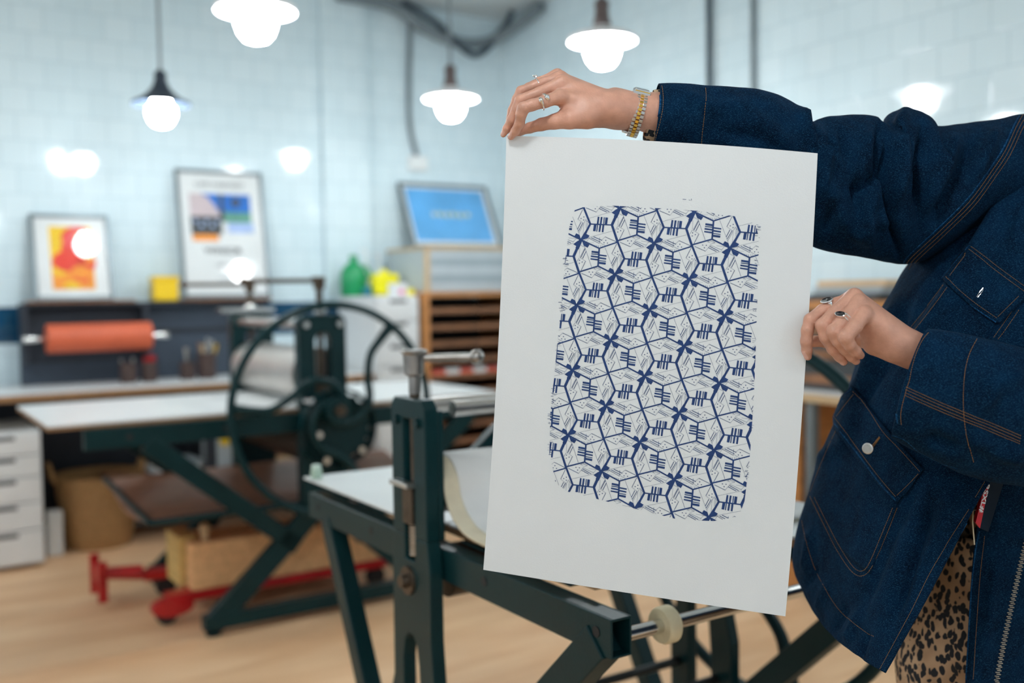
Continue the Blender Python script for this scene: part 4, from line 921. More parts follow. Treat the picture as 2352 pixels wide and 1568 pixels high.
# coarse core body: arms, torso, neck, head, legs
ELB1 = np.array(at(1880, 430, 1.44)); SH1 = np.array(at(2330, 400, 1.53)); WR1 = c1(2450, 750, 1.373)
ELB2 = np.array(at(2560, 1000, 1.26)); SH2 = np.array(at(2770, 460, 1.55)); WR2 = c2(1650, 920, 1.25)
HC = np.array((.93, 1.54, 1.80))
Fb = Field((.30, 1.15, .0), (1.30, 1.95, 1.98), .009); Db = Fb.new() + .03
def bc(a, b, ra, rb, k=.03):
    global Db
    Db = Fb.cone(Db, a, b, ra, rb, k)
bc(WR1, ELB1, .030, .042); bc(ELB1, SH1, .043, .056); ar = [WR2] + [np.array(at(*q)) for q in ((2440, 978, 1.252), (2560, 985, 1.275), (2680, 920, 1.325), (2742, 725, 1.405), (2765, 540, 1.49))] + [SH2]
for a_, b_, r1, r2 in zip(ar[:-1], ar[1:], (.026, .034, .038, .040, .042, .046), (.034, .038, .040, .042, .042, .036)): bc(a_, b_, r1, r2)
NB = np.array((.92, 1.57, 1.58)); PV = np.array((.82, 1.57, .93))
for s in (-.05, .05):
    bc(NB + (s * 1.6, .02, -.12), PV + (s * 1.8, 0, .18), .095, .08); bc(PV + (s * 1.8, .02, .18), PV + (s * 1.7, .03, .0), .075, .08)
bc(SH1, NB + (0, 0, -.06), .05, .055); bc(SH2, NB + (0, 0, -.08), .034, .055)
bc(NB + (0, 0, -.05), HC + (0, .015, -.06), .055, .052, .02)
Fh = Field(HC - .16, HC + .16, .0042); Dh = Fh.new() + .02
for a_, b_, r1, r2, kk in (((0, .02, .025), (0, .0, -.02), .086, .074, .02), ((0, -.03, -.085), (0, -.025, -.05), .034, .052, .025), ((0, .015, -.15), (0, .015, -.05), .052, .05, .02),
        ((0, -.078, .0), (0, -.098, -.032), .008, .011, .012), ((0, -.088, -.038), (0, -.092, -.036), .013, .010, .008), ((-.035, -.068, .022), (.035, -.068, .022), .012, .012, .02),
        ((-.045, -.052, -.03), (-.03, -.055, -.035), .022, .022, .02), ((.045, -.052, -.03), (.03, -.055, -.035), .022, .022, .02), ((-.014, -.080, -.062), (.014, -.080, -.062), .006, .006, .006),
        ((-.012, -.078, -.071), (.012, -.078, -.071), .006, .006, .006), ((-.079, .01, .0), (-.077, .012, -.028), .012, .008, .006), ((.079, .01, .0), (.077, .012, -.028), .012, .008, .006)):
    Dh = Fh.cone(Dh, HC + a_, HC + b_, r1, r2, kk)
v4, f4 = Fh.mesh(Dh)
HIPL, HIPR = PV + (-.09, 0, -.04), PV + (.10, .02, -.04)
bc(HIPL, np.array((.71, 1.54, .50)), .070, .052); bc(np.array((.71, 1.54, .50)), np.array((.70, 1.56, .09)), .05, .036); bc(np.array((.70, 1.58, .045)), np.array((.66, 1.41, .03)), .036, .028)
bc(HIPR, np.array((.95, 1.56, .50)), .082, .056); bc(np.array((.95, 1.56, .50)), np.array((.97, 1.60, .09)), .053, .036); bc(np.array((.97, 1.62, .045)), np.array((.93, 1.46, .03)), .036, .028)
v3, f3 = Fb.mesh(Db)
allv = np.concatenate([v1, v2, v3, v4]); allf = np.concatenate([f1, f2 + len(v1), f3 + len(v1) + len(v2), f4 + len(v1) + len(v2) + len(v3)])
me = bpy.data.meshes.new('body'); me.from_pydata((allv - np.array(PL)).tolist(), [], allf.tolist()); me.update()
me.materials.append(SKIN); me.materials.append(NAIL)
bm = bmesh.new(); bm.from_mesh(me); bmesh.ops.recalc_face_normals(bm, faces=bm.faces); bm.to_mesh(me); bm.free()
me.polygons.foreach_set('use_smooth', [True] * len(me.polygons))
nails = [(c1(322, 872, 1.322), (c1(300, 925, 1.326) - c1(365, 800, 1.318)), .0062, 1.322), (c1(240, 868, 1.333), (c1(232, 905, 1.335) - c1(280, 800, 1.33)), .0055, 1.333),
         (c2(268, 842, 1.256), (c2(285, 890, 1.257) - c2(262, 790, 1.254)), .0062, 1.256), (c2(590, 925, 1.25), (c2(625, 950, 1.25) - c2(550, 860, 1.248)), .005, 1.25)]
cen = np.empty(len(me.polygons) * 3); me.polygons.foreach_get('center', cen); cen = cen.reshape(-1, 3) + np.array(PL)
mi = np.zeros(len(me.polygons), np.int32)
for c_, ax_, r_, Y in nails:
    ax_ = ax_ / np.linalg.norm(ax_); d = cen - c_; al = d @ ax_; pr = np.linalg.norm(d - al[:, None] * ax_, axis=1)
    mi[(np.abs(al) < r_ * .95) & (pr < r_ * .62)] = 1
me.polygons.foreach_set('material_index', mi)
body = bpy.data.objects.new('body', me); COL.objects.link(body); body.parent = P
md = body.modifiers.new('smooth', 'CORRECTIVE_SMOOTH'); md.iterations = 3; md.use_only_smooth = True; md.factor = .5
HAIRM = mat('dark brown hair', (.05, .025, .014), .5, 0, .3, 60)
for sx in (-.031, .031):
    e_ = HC + (sx, -.0635, .003); pbuild(MB().sphere(tuple(e_), .0125, 10), 'eye', mat('eye white', (.75, .73, .70), .2), smooth=True)
    pbuild(MB().sphere(tuple(e_ + (0, -.0092, 0)), .0052, 8, (1, .75, 1)), 'iris', mat('brown iris', (.05, .025, .012), .1), smooth=True)
    pbuild(MB().tube([tuple(HC + (sx * .45, -.083, .020)), tuple(HC + (sx, -.084, .026)), tuple(HC + (sx * 1.55, -.070, .020))], [.002, .003, .0015], 8), 'eyebrow', HAIRM, smooth=True)
pbuild(MB().tube([tuple(HC + (-.022, -.076, -.066)), tuple(HC + (0, -.0865, -.0655)), tuple(HC + (.022, -.076, -.066))], [.002, .0055, .002], 10), 'lips', mat('lips', (.45, .13, .11), .4), smooth=True)
m = MB().sphere(tuple(HC + (0, .045, .045)), .100, 14, (1.0, 1.0, 1.0)); m.tube([tuple(HC + (0, .07, .0)), tuple(HC + (.01, .085, -.10)), tuple(HC + (.01, .09, -.2))], [.088, .075, .04], 16)
pbuild(m, 'hair', HAIRM, smooth=True)

# ---- cloth helpers --------------------------------------------------------
def catmull(p0, p1, p2, p3, t_): return .5 * ((2 * p1) + (p2 - p0) * t_ + (2 * p0 - 5 * p1 + 4 * p2 - p3) * t_ * t_ + (3 * p1 - p0 - 3 * p2 + p3) * t_ ** 3)
def resample(rows, n):
    """rows: list of equal-length arrays -> n-per-span Catmull rows"""
    out = []
    for i in range(len(rows) - 1):
        a, b, c_, d = rows[max(i - 1, 0)], rows[i], rows[i + 1], rows[min(i + 2, len(rows) - 1)]
        for k in range(n): out.append(catmull(a, b, c_, d, k / n))
    out.append(rows[-1]); return out
def fold_disp(pts, nrm, folds, base=.0015, seed=0):
    """pts Nx3 world, nrm Nx3; folds: (polyline px, width px, amplitude m)"""
    q = pts - np.array(CAM); y = q @ np.array(_f); X = 1176 + FPX * (q @ np.array(_r)) / y; Yp = 784 - FPX * (q @ np.array(_u)) / y
    d = np.zeros(len(pts)); vis = (nrm[:, 1] < .35)
    for pl, w_, amp in folds:
        best = np.full(len(pts), 1e9); tt = np.zeros(len(pts)); L_ = len(pl) - 1
        for k in range(L_):
            ax_, ay = pl[k]; bx, by = pl[k + 1]; dx, dy = bx - ax_, by - ay; l2 = dx * dx + dy * dy
            t_ = np.clip(((X - ax_) * dx + (Yp - ay) * dy) / l2, 0, 1); dd = np.hypot(X - ax_ - t_ * dx, Yp - ay - t_ * dy)
            u_ = dd < best; best[u_] = dd[u_]; tt[u_] = (k + t_[u_]) / L_
        fade = np.clip(np.minimum(tt, 1 - tt) * 5 + .25, 0, 1)
        d += 2.7 * amp * fade * np.exp(-(best / w_) ** 2)
    d *= vis
    d += np.array([noise.noise(V(p * 16 + seed)) * 1.6 + noise.noise(V(p * 42 + seed)) * .6 for p in pts]) * base
    return d
def grid_normals(G, closed):
    a = np.roll(G, -1, 1) - np.roll(G, 1, 1) if closed else np.gradient(G, axis=1)
    b = np.gradient(G, axis=0); n = np.cross(a, b); n /= np.linalg.norm(n, axis=2, keepdims=True) + 1e-9; return n
def cloth(name, G, closed, folds, parent, m=None, flipn=False, thick=.0022, seed=0, base=.0015):
    G = np.array(G); n = grid_normals(G, closed)
    cen_ = G.mean(axis=(0, 1)) if not closed else G.mean(axis=1, keepdims=True)
    sgn = np.sign((n * (G - cen_)).sum()) if not flipn else -np.sign((n * (G - cen_)).sum()); n *= sgn
    sh = G.shape; pts = G.reshape(-1, 3); nn = n.reshape(-1, 3)
    pts = pts + nn * fold_disp(pts, nn, folds, base, seed)[:, None]
    mb = MB(); mb.v = [V(p) for p in pts]; a, b = sh[0], sh[1]
    for i in range(a - 1):
        for j in range(b if closed else b - 1): mb.f.append((i * b + j, i * b + (j + 1) % b, (i + 1) * b + (j + 1) % b, (i + 1) * b + j)); mb.m.append(0)
    o = pbuild(mb, name, m or DENIM, parent)
    o.data.polygons.foreach_set('use_smooth', [True] * len(o.data.polygons))
    md = o.modifiers.new('solid', 'SOLIDIFY'); md.thickness = thick; md.offset = 0
    bv = BVHTree.FromPolygons([tuple(p + PL) for p in mb.v], mb.f); return o, bv
def ring_station(tx, ty, bx, by, Y, th, n=56, open_=0):
    T, B = at(tx, ty, Y), at(bx, by, Y); c_ = (T + B) / 2; up = (T - B) / 2; dv = V((0, -1, 0)) * th
    return np.array([c_ + up * math.cos(a) + dv * math.sin(a) for a in [k / n * 2 * PI for k in range(n)]])

# ---- jacket torso -----------------------------------------------------------
J = None
def pts_row(lst): return np.array([at(x, y, Y) for x, y, Y in lst])
rowsL = [
 [(2420, 330, 1.66), (2345, 330, 1.60), (2330, 300, 1.53), (2370, 285, 1.47), (2450, 265, 1.44), (2570, 262, 1.42)],
 [(2400, 470, 1.72), (2270, 470, 1.64), (2205, 470, 1.54), (2260, 470, 1.45), (2400, 470, 1.385), (2560, 480, 1.36)],
 [(2330, 600, 1.76), (2180, 600, 1.67), (2092, 600, 1.55), (2170, 620, 1.43), (2330, 640, 1.355), (2540, 660, 1.33)],
 [(2280, 760, 1.78), (2110, 760, 1.69), (1999, 760, 1.56), (2080, 785, 1.43), (2270, 815, 1.34), (2490, 840, 1.31)],
 [(2230, 900, 1.80), (2060, 900, 1.70), (1946, 900, 1.57), (2030, 935, 1.44), (2220, 965, 1.335), (2400, 985, 1.30)],
 [(2190, 1040, 1.80), (2010, 1040, 1.71), (1884, 1050, 1.58), (1975, 1095, 1.44), (2130, 1110, 1.335), (2276, 1105, 1.30)],
 [(2160, 1170, 1.80), (1970, 1170, 1.71), (1843, 1175, 1.58), (1930, 1245, 1.44), (2060, 1275, 1.33), (2188, 1265, 1.29)],
 [(2130, 1290, 1.80), (1940, 1290, 1.71), (1824, 1280, 1.59), (1905, 1370, 1.45), (2020, 1420, 1.32), (2105, 1418, 1.28)],
 [(2120, 1380, 1.80), (1950, 1370, 1.71), (1842, 1338, 1.60), (1890, 1432, 1.48), (1965, 1503, 1.35), (2033, 1545, 1.28)]]
G = resample([pts_row(r_) for r_ in rowsL], 14)
G = np.transpose(np.array(resample([np.array(G)[:, j] for j in range(6)], 16)), (1, 0, 2))
foldsT = [([(2330, 430), (2200, 640), (2080, 830)], 16, .005), ([(2290, 420), (2160, 650), (2040, 860)], 12, -.004), ([(2352, 480), (2330, 560)], 10, .003),
          ([(2060, 690), (1990, 850), (1940, 960)], 12, .004), ([(2090, 700), (2020, 860), (1975, 940)], 10, -.004), ([(2140, 1150), (2100, 1280), (2050, 1420)], 14, -.006), ([(2190, 1130), (2130, 1290)], 14, .004),
          ([(2300, 520), (2190, 700), (2110, 860)], 12, .003), ([(2010, 660), (1965, 800), (1925, 900)], 9, .003), ([(1880, 1060), (1935, 1020), (1990, 900)], 12, .003), ([(1985, 1400), (2040, 1250), (2110, 1100)], 12, -.003), ([(1862, 1215), (1850, 1310)], 8, .003), ([(1880, 1400), (1905, 1340)], 7, .003), ([(1920, 1450), (1950, 1390)], 7, -.003), ([(1945, 1475), (1975, 1400)], 7, .003), ([(1975, 1510), (1995, 1450)], 7, -.003), ([(1850, 1350), (1880, 1300)], 7, -.003)]
jacket, bvJ = cloth('jacket', G, False, foldsT, P, seed=3, base=.0016)
# right front panel and back (mostly outside the frame)
rowsR = [
 [(2560, 262, 1.43), (2640, 255, 1.44), (2760, 300, 1.50), (2800, 330, 1.62), (2620, 330, 1.76), (2415, 330, 1.67)],
 [(2530, 480, 1.375), (2640, 480, 1.375), (2800, 480, 1.45), (2880, 480, 1.62), (2640, 480, 1.80), (2400, 470, 1.73)],
 [(2420, 800, 1.36), (2520, 800, 1.35), (2720, 800, 1.42), (2840, 800, 1.62), (2600, 800, 1.84), (2280, 760, 1.79)],
 [(2275, 1080, 1.375), (2352, 1080, 1.365), (2600, 1080, 1.42), (2760, 1080, 1.62), (2550, 1080, 1.86), (2190, 1040, 1.81)],
 [(2240, 1240, 1.385), (2345, 1240, 1.37), (2600, 1240, 1.42), (2760, 1240, 1.62), (2500, 1240, 1.87), (2160, 1170, 1.81)],
 [(2226, 1400, 1.385), (2315, 1400, 1.37), (2590, 1400, 1.42), (2760, 1400, 1.62), (2480, 1400, 1.87), (2130, 1290, 1.81)],
 [(2214, 1640, 1.39), (2270, 1640, 1.375), (2570, 1640, 1.42), (2760, 1620, 1.62), (2460, 1540, 1.87), (2120, 1380, 1.81)]]
G = resample([pts_row(r_) for r_ in rowsR], 12)
G = np.transpose(np.array(resample([np.array(G)[:, j] for j in range(6)], 14)), (1, 0, 2))
jr, bvR = cloth('jacket_front_panel', G, False, [([(2290, 1280), (2260, 1500)], 9, .002)], jacket, seed=9)
# collar
o = MB().tube([tuple(NB + (.085 * math.cos(a), .01 + .085 * math.sin(a), .015 + .012 * math.sin(a))) for a in np.linspace(0, 2 * PI, 25)[:-1]], .018, 10, closed=True, flat=(.6, 1.6)); pbuild(o, 'collar', DENIM, jacket, smooth=True)

# ---- sleeves --------------------------------------------------------------
st = [(1512, 196, 1497, 338, 1.352, .034), (1560, 197, 1545, 346, 1.356, .038), (1620, 201, 1608, 362, 1.362, .042), (1680, 203, 1668, 392, 1.370, .046), (1740, 208, 1735, 430, 1.380, .052),
      (1800, 228, 1790, 475, 1.392, .058), (1845, 256, 1835, 525, 1.402, .062), (1866, 276, 1870, 563, 1.412, .066), (1905, 268, 1925, 578, 1.422, .068), (1965, 267, 1985, 588, 1.432, .072),
      (2005, 272, 2030, 598, 1.442, .076), (2026, 284, 2048, 602, 1.450, .078), (2050, 260, 2062, 606, 1.458, .080), (2085, 254, 2080, 606, 1.466, .084), (2115, 266, 2092, 604, 1.474, .088), (2128, 290, 2100, 602, 1.48, .092),
      (2200, 288, 2118, 596, 1.49, .098), (2270, 278, 2150, 575, 1.50, .100), (2330, 266, 2180, 555, 1.505, .098), (2380, 262, 2230, 545, 1.51, .094)]
G = resample([ring_station(*s_) for s_ in st], 9)
folds1 = [([(1862, 272), (1880, 330), (1930, 345)], 7, -.007), ([(1845, 250), (1855, 300), (1905, 372)], 11, .004), ([(2022, 282), (2012, 340), (2018, 400), (1990, 425), (1962, 430), (1968, 480)], 7, -.009),
          ([(2080, 258), (2060, 330), (2066, 400), (2052, 470)], 12, .007), ([(2040, 320), (2032, 400), (2050, 520), (2070, 590)], 8, -.009), ([(2122, 290), (2108, 380), (2118, 465)], 9, -.008),
          ([(1995, 300), (1985, 370), (1960, 400)], 12, .005), ([(2010, 440), (1985, 500), (2000, 560)], 13, .006), ([(2200, 310), (2160, 400), (2125, 470)], 14, .006), ([(2240, 320), (2190, 420), (2140, 510)], 12, -.006), ([(2290, 300), (2240, 400)], 12, .005),
          ([(1900, 420), (1930, 500), (1990, 560)], 16, .004), ([(1700, 250), (1800, 330), (1840, 420)], 18, .003), ([(1930, 300), (1950, 380)], 8, -.004), ([(1920, 460), (1890, 530)], 12, -.004), ([(1560, 215), (1640, 250), (1720, 240)], 14, .0025), ([(1640, 300), (1760, 320), (1850, 380)], 12, -.003), ([(1880, 300), (1895, 380), (1880, 450)], 12, .004), ([(2150, 330), (2110, 440), (2120, 540)], 12, -.004), ([(1960, 540), (2010, 500), (2050, 510)], 10, .004)]
sl1, bv1 = cloth('sleeve', np.array(G), True, folds1, jacket, seed=5, thick=.002)
st = [(2131, 758, 2048, 1003, 1.235, .048), (2170, 763, 2090, 1030, 1.235, .052), (2222, 770, 2160, 1062, 1.235, .058), (2285, 782, 2230, 1092, 1.238, .062), (2352, 800, 2330, 1112, 1.242, .066), (2440, 830, 2430, 1125, 1.25, .07),
      (2540, 840, 2560, 1130, 1.27, .072), (2640, 800, 2700, 1060, 1.32, .074), (2690, 650, 2800, 800, 1.40, .076), (2680, 450, 2850, 600, 1.50, .08), (2640, 300, 2860, 450, 1.55, .08)]
def ring2(s_, i):
    g = ring_station(*s_); return g
G = np.array(resample([ring2(s_, i) for i, s_ in enumerate(st)], 12))
# shape the cuff mouth: bulge of the opening line
n_ = 56
for r_ in range(0, 14):
    fade = max(0, 1 - r_ / 14)
    for k in range(n_):
        a = k / n_ * 2 * PI; fr = math.sin(a)
        if True:
            tgt = -(.019 + .008 * (1 + math.cos(a) * .5)) * fr * fade if fr > 0 else -.030 * fr * fade
            G[r_, k] += np.array([tgt, 0, 0])
folds2 = [([(2352, 860), (2290, 880), (2250, 940)], 16, .004), ([(2230, 1000), (2300, 1040), (2352, 1050)], 14, .005), ([(2130, 1000), (2200, 1030)], 12, -.004), ([(2300, 860), (2250, 900)], 10, -.003)]
sl2, bv2 = cloth('sleeve', G, True, folds2, jacket, seed=12, thick=.002)
# cuff underside flap
def lift(px, py, bvs, off):
    d = ray(px, py).normalized(); best = None
    for bv in bvs:
        h_ = bv.ray_cast(CAM, d)
        if h_[0] is not None and (best is None or h_[3] < best[3]): best = h_
    if best is None: return None
    n = best[1] if best[1].dot(d) < 0 else -best[1]
    return best[0] + n * off
def dens(pl, step):
    out = []
    for (a, b), (c_, d) in zip(pl[:-1], pl[1:]):
        k = max(1, int(math.hypot(c_ - a, d - b) / step)); out += [(a + (c_ - a) * i / k, b + (d - b) * i / k) for i in range(k)]
    return out + [pl[-1]]
def curve_px(pl, n=6):
    if len(pl) < 3: return pl
    q = [np.array(p, float) for p in pl]; return [tuple(p) for p in resample(q, n)]
def stitches(name, lines, bvs, parent, off=.0016, r_=.00034, step=3.4, m=None):
    o_ = None
    for pl in lines:
        mb = MB()
        pp = dens(curve_px(pl), step)
        for i in range(len(pp) - 1):
            a, b = pp[i], (lerp(pp[i][0], pp[i + 1][0], .68), lerp(pp[i][1], pp[i + 1][1], .68))
            A, B = lift(*a, bvs, off), lift(*b, bvs, off)
            if A is None or B is None or (A - B).length > .02 or (A - B).length < 1e-5: continue
            mb.tube([A, B], r_, 5)
        if mb.v: o_ = pbuild(mb, name, m or THREAD, parent)
    return o_
def edge(name, pl, bvs, parent, off, r_, m=None, lab=None):
    pp = dens(curve_px(pl), 6); path = [lift(*p, bvs, off) for p in pp]; path = [p for p in path if p is not None]
    path = [p for i, p in enumerate(path) if i == 0 or (p - path[i - 1]).length > 1e-4]
    if len(path) > 2:
        o = pbuild(MB().tube(path, r_, 8), name, m or DENIME, parent, smooth=True)
        if lab: o['label'] = lab
        return o
SJ = [bvJ, bvR]; 
# armhole triple seam
ah = [(2352, 262), (2334, 293), (2307, 348), (2275, 395), (2224, 463), (2156, 530), (2093, 588), (2078, 612)]
allb = [bvJ, bvR, bv1]
sh_ = lambda pl, dx, dy: [(x + dx, y + dy) for x, y in pl]
edge('armhole_seam', sh_(ah, -5, -4), allb, jacket, .0006, .0011)
stitches('armhole_stitching', [ah, sh_(ah, 6, 4), sh_(ah, 12, 8)], allb, jacket, .0018)
# sleeve 1 cuff
cuff1 = [(1516, 199), (1519, 225), (1517, 255), (1509, 290), (1500, 322), (1498, 336)]
edge('cuff_edge', sh_(cuff1, -2.5, 0), [bv1], sl1, .0002, .0013); stitches('cuff_stitching', [sh_(cuff1, 4, 0), [(1620, 204), (1621, 225), (1618, 260), (1613, 300), (1611, 330)]], [bv1], sl1)
edge('cuff_seam', [(1622, 205), (1624, 225), (1621, 260), (1616, 300), (1614, 330)], [bv1], sl1, -.0002, .0010, DENIM)
# sleeve 2 cuff
cuff2 = [(2126, 764), (2112, 780), (2098, 808), (2088, 840), (2082, 870), (2077, 885), (2066, 925), (2062, 950), (2064, 972)]
edge('cuff_edge', sh_(cuff2, -3, 0), [bv2], sl2, .0002, .0013)
stitches('cuff_stitching', [sh_(cuff2, 6, 2), [(2243, 780), (2226, 812), (2216, 850), (2212, 900), (2213, 950), (2218, 990), (2228, 1030), (2236, 1060)]], [bv2], sl2)
fs_ = [(2080, 888), (2140, 915), (2200, 940), (2270, 968), (2345, 1000)]
stitches('sleeve_stitching', [fs_, sh_(fs_, -1, 6), sh_(fs_, -2, 13), sh_(fs_, -3, 19)], [bv2], sl2)
edge('sleeve_seam', sh_(fs_, -3, 25), [bv2], sl2, .0, .0012, DENIM)
edge('cuff_lower_edge', [(2050, 998), (2080, 1010), (2110, 1036), (2150, 1058), (2200, 1075)], [bv2], sl2, .0002, .0011)
# pocket flaps
def patch(name, quad, bvs, parent, off, curve=(0, 0, 0, 0), n=18, thick=.0022, m=None):
    TL, TR, BR, BL = quad; mb = MB(); ok = True
    for i in range(n + 1):
        for j in range(n + 1):
            u, v = i / n, j / n; x = lerp(lerp(TL[0], TR[0], u), lerp(BL[0], BR[0], u), v); y = lerp(lerp(TL[1], TR[1], u), lerp(BL[1], BR[1], u), v)
            b1, b2 = 4 * u * (1 - u), 4 * v * (1 - v)
            x += b1 * (curve[0] * (1 - v) + curve[2] * v); y += b1 * (curve[1] * (1 - v) + curve[3] * v)
            p = lift(x, y, bvs, off); 
            if p is None: p = mb.v[-1] if mb.v else at(x, y, 1.4)
            mb.v.append(p)
    mb.f = [(i * (n + 1) + j, i * (n + 1) + j + 1, (i + 1) * (n + 1) + j + 1, (i + 1) * (n + 1) + j) for i in range(n) for j in range(n)]; mb.m = [0] * len(mb.f)
    vs = [p.copy() for p in mb.v]; fs = list(mb.f)
    o = pbuild(mb, name, m or DENIM, parent, solid=thick)
    o.modifiers[0].offset = 0; o.data.polygons.foreach_set('use_smooth', [True] * len(fs))
    return o, BVHTree.FromPolygons([tuple(p) for p in vs], fs)
# lower pocket body then flap
pk, bpk = patch('pocket', [(1916, 985), (2066, 1150), (2000, 1318), (1858, 1138)], [bvJ], jacket, .0018, (0, 0, -6, 22), thick=.0016)
fl, bfl = patch('pocket_flap', [(1962, 887), (2126, 1080), (2064, 1156), (1907, 957)], [bvJ], jacket, .0055, (0, 6, -4, 8), thick=.0026)
B2_ = [bpk, bvJ]
stitches('pocket_stitching', [[(1921, 990), (1893, 1050), (1862, 1130)], [(1862, 1140), (1897, 1211), (1925, 1265), (1958, 1312), (1983, 1322), (2005, 1300), (2035, 1232), (2062, 1165)],
         [(1872, 1142), (1904, 1206), (1932, 1258), (1962, 1302), (1982, 1311), (1998, 1293), (2026, 1228), (2052, 1165)]], B2_, jacket, .0014)
stitches('flap_stitching', [[(1966, 893), (2000, 930), (2036, 985), (2070, 1020), (2122, 1076)], [(1961, 899), (1995, 938), (2030, 992), (2064, 1028), (2115, 1084)],
         [(1917, 955), (1950, 1000), (1985, 1048), (2024, 1100), (2060, 1142)], [(1924, 956), (1962, 905)], [(2062, 1138), (2112, 1088)]], [bfl], fl, .0022)
edge('flap_edge', [(1961, 887), (1935, 918), (1908, 957)], [bfl], fl, .0012, .0010); edge('flap_edge', [(1910, 962), (1945, 1008), (1985, 1060), (2024, 1112), (2063, 1154)], [bfl], fl, .0012, .0010)
edge('flap_edge', [(2066, 1154), (2094, 1120), (2124, 1083)], [bfl], fl, .0012, .0010)
# chest pocket
pk2, bpk2 = patch('pocket', [(2172, 648), (2290, 742), (2210, 880), (2092, 760)], [bvJ], jacket, .0018, thick=.0014)
fl2, bfl2 = patch('pocket_flap', [(2228, 564), (2372, 668), (2294, 746), (2165, 639)], [bvJ], jacket, .0048, (0, 2, -4, 7), thick=.0026)
stitches('pocket_stitching', [[(2168, 655), (2130, 705), (2088, 757)], [(2176, 660), (2138, 712), (2096, 765)], [(2340, 712), (2310, 756), (2292, 780)], [(2330, 706), (2300, 750), (2282, 776)]], [bpk2, bvJ], jacket, .0014)
stitches('flap_stitching', [[(2232, 568), (2290, 612), (2366, 668)], [(2227, 574), (2285, 620), (2360, 676)], [(2175, 636), (2205, 668), (2245, 700), (2291, 732)], [(2183, 634), (2222, 580)], [(2292, 728), (2340, 680)]], [bfl2], fl2, .0022)
edge('flap_edge', [(2167, 642), (2198, 676), (2245, 712), (2293, 744)], [bfl2], fl2, .0012, .0010); edge('flap_edge', [(2227, 565), (2198, 600), (2166, 638)], [bfl2], fl2, .0012, .0010); edge('flap_edge', [(2296, 744), (2330, 712), (2352, 690)], [bfl2], fl2, .0012, .0010)
# button and buttonhole
bp = lift(1999, 1031, [bfl], .004); d = ray(1999, 1031).normalized(); rotm = V((0, 0, 1)).rotation_difference(-(d * .8 + V((.35, 0, .1))).normalized()).to_matrix()
m = MB(); m.lathe([(.0078, 0), (.0082, .0012), (.0080, .0022), (.0066, .0028), (.0064, .0024), (.0040, .0024), (.0037, .0030), (.0004, .0031)], n=32, mi=0); m.v = [bp + rotm @ p for p in m.v]
o = pbuild(m, 'button', mat('pewter', (.62, .62, .60), .35, .9, .08, 80), jacket, smooth=True); o['label'] = 'round pewter button'
stitches('buttonhole', [[(2003, 1028), (2024, 1004)], [(2006, 1030), (2024, 1006)], [(2005, 1026), (2023, 1003)]], [bfl], fl, .0024, .0006, 2.2)
stitches('buttonhole', [[(2244, 683), (2251, 672), (2259, 662)], [(2247, 684), (2256, 672), (2259, 663)]], [bfl2], fl2, .0022, .00045, 3, SILVER)
o = stitches('front_stitching', [[(2225, 1170), (2150, 1290), (2090, 1410), (2022, 1538)], [(2240, 1142), (2262, 1105)], [(1843, 1195), (1850, 1230), (1858, 1262), (1880, 1320), (1925, 1395), (1975, 1440), (2010, 1462)]], [bvJ], jacket, .0014)
# front edge piping of the left panel, hem piping
edge('front_edge', [(2232, 1180), (2185, 1262), (2130, 1362), (2095, 1428), (2034, 1538)], [bvJ], jacket, .0, .0011)
stitches('panel_stitching', [[(2262, 1230), (2252, 1320), (2245, 1420), (2236, 1560)]], [bvR], jr, .0014)
edge('panel_edge', [(2250, 1220), (2241, 1260), (2232, 1340), (2228, 1400), (2219, 1560)], [bvR], jr, .0004, .0012)
# placket line of left panel
edge('placket_seam', [(2010, 1455), (2045, 1380), (2085, 1290), (2130, 1190)], [bvJ], jacket, -.0004, .0009, DENIM)
o = MB(); q = lift(2170, 1205, [bvJ], .0008)
m = MB(); m.sphere(q, .0095, 8, (1, .35, 1)); o = pbuild(m, 'hidden_button', DENIM, jacket, smooth=True)
# zip
zp = dens([(2356, 1225), (2338, 1300), (2320, 1380), (2302, 1465), (2283, 1568), (2276, 1610)], 4.2)
m = MB()
for i, q in enumerate(zp):
    a = lift(q[0] - (3 if i % 2 else 0), q[1], [bvR], .0016); b_ = lift(q[0] + (7 if i % 2 else 10), q[1] + 1.4, [bvR], .0016)
    if a is not None and b_ is not None: m.tube([a, b_], .00065, 6)
o = pbuild(m, 'zip', mat('brass zip teeth', (.42, .38, .30), .35, .9, .1, 80), jr); o['label'] = 'brass zip teeth'
edge('zip_tape', sh_([(2356, 1225), (2338, 1300), (2320, 1380), (2302, 1465), (2283, 1568), (2276, 1610)], 16, 0), [bvR], jr, .0, .0015, DENIM)
edge('zip_seam', sh_([(2356, 1225), (2338, 1300), (2320, 1380), (2302, 1465), (2283, 1568), (2276, 1610)], -10, 0), [bvR], jr, .0, .0010, DENIM)

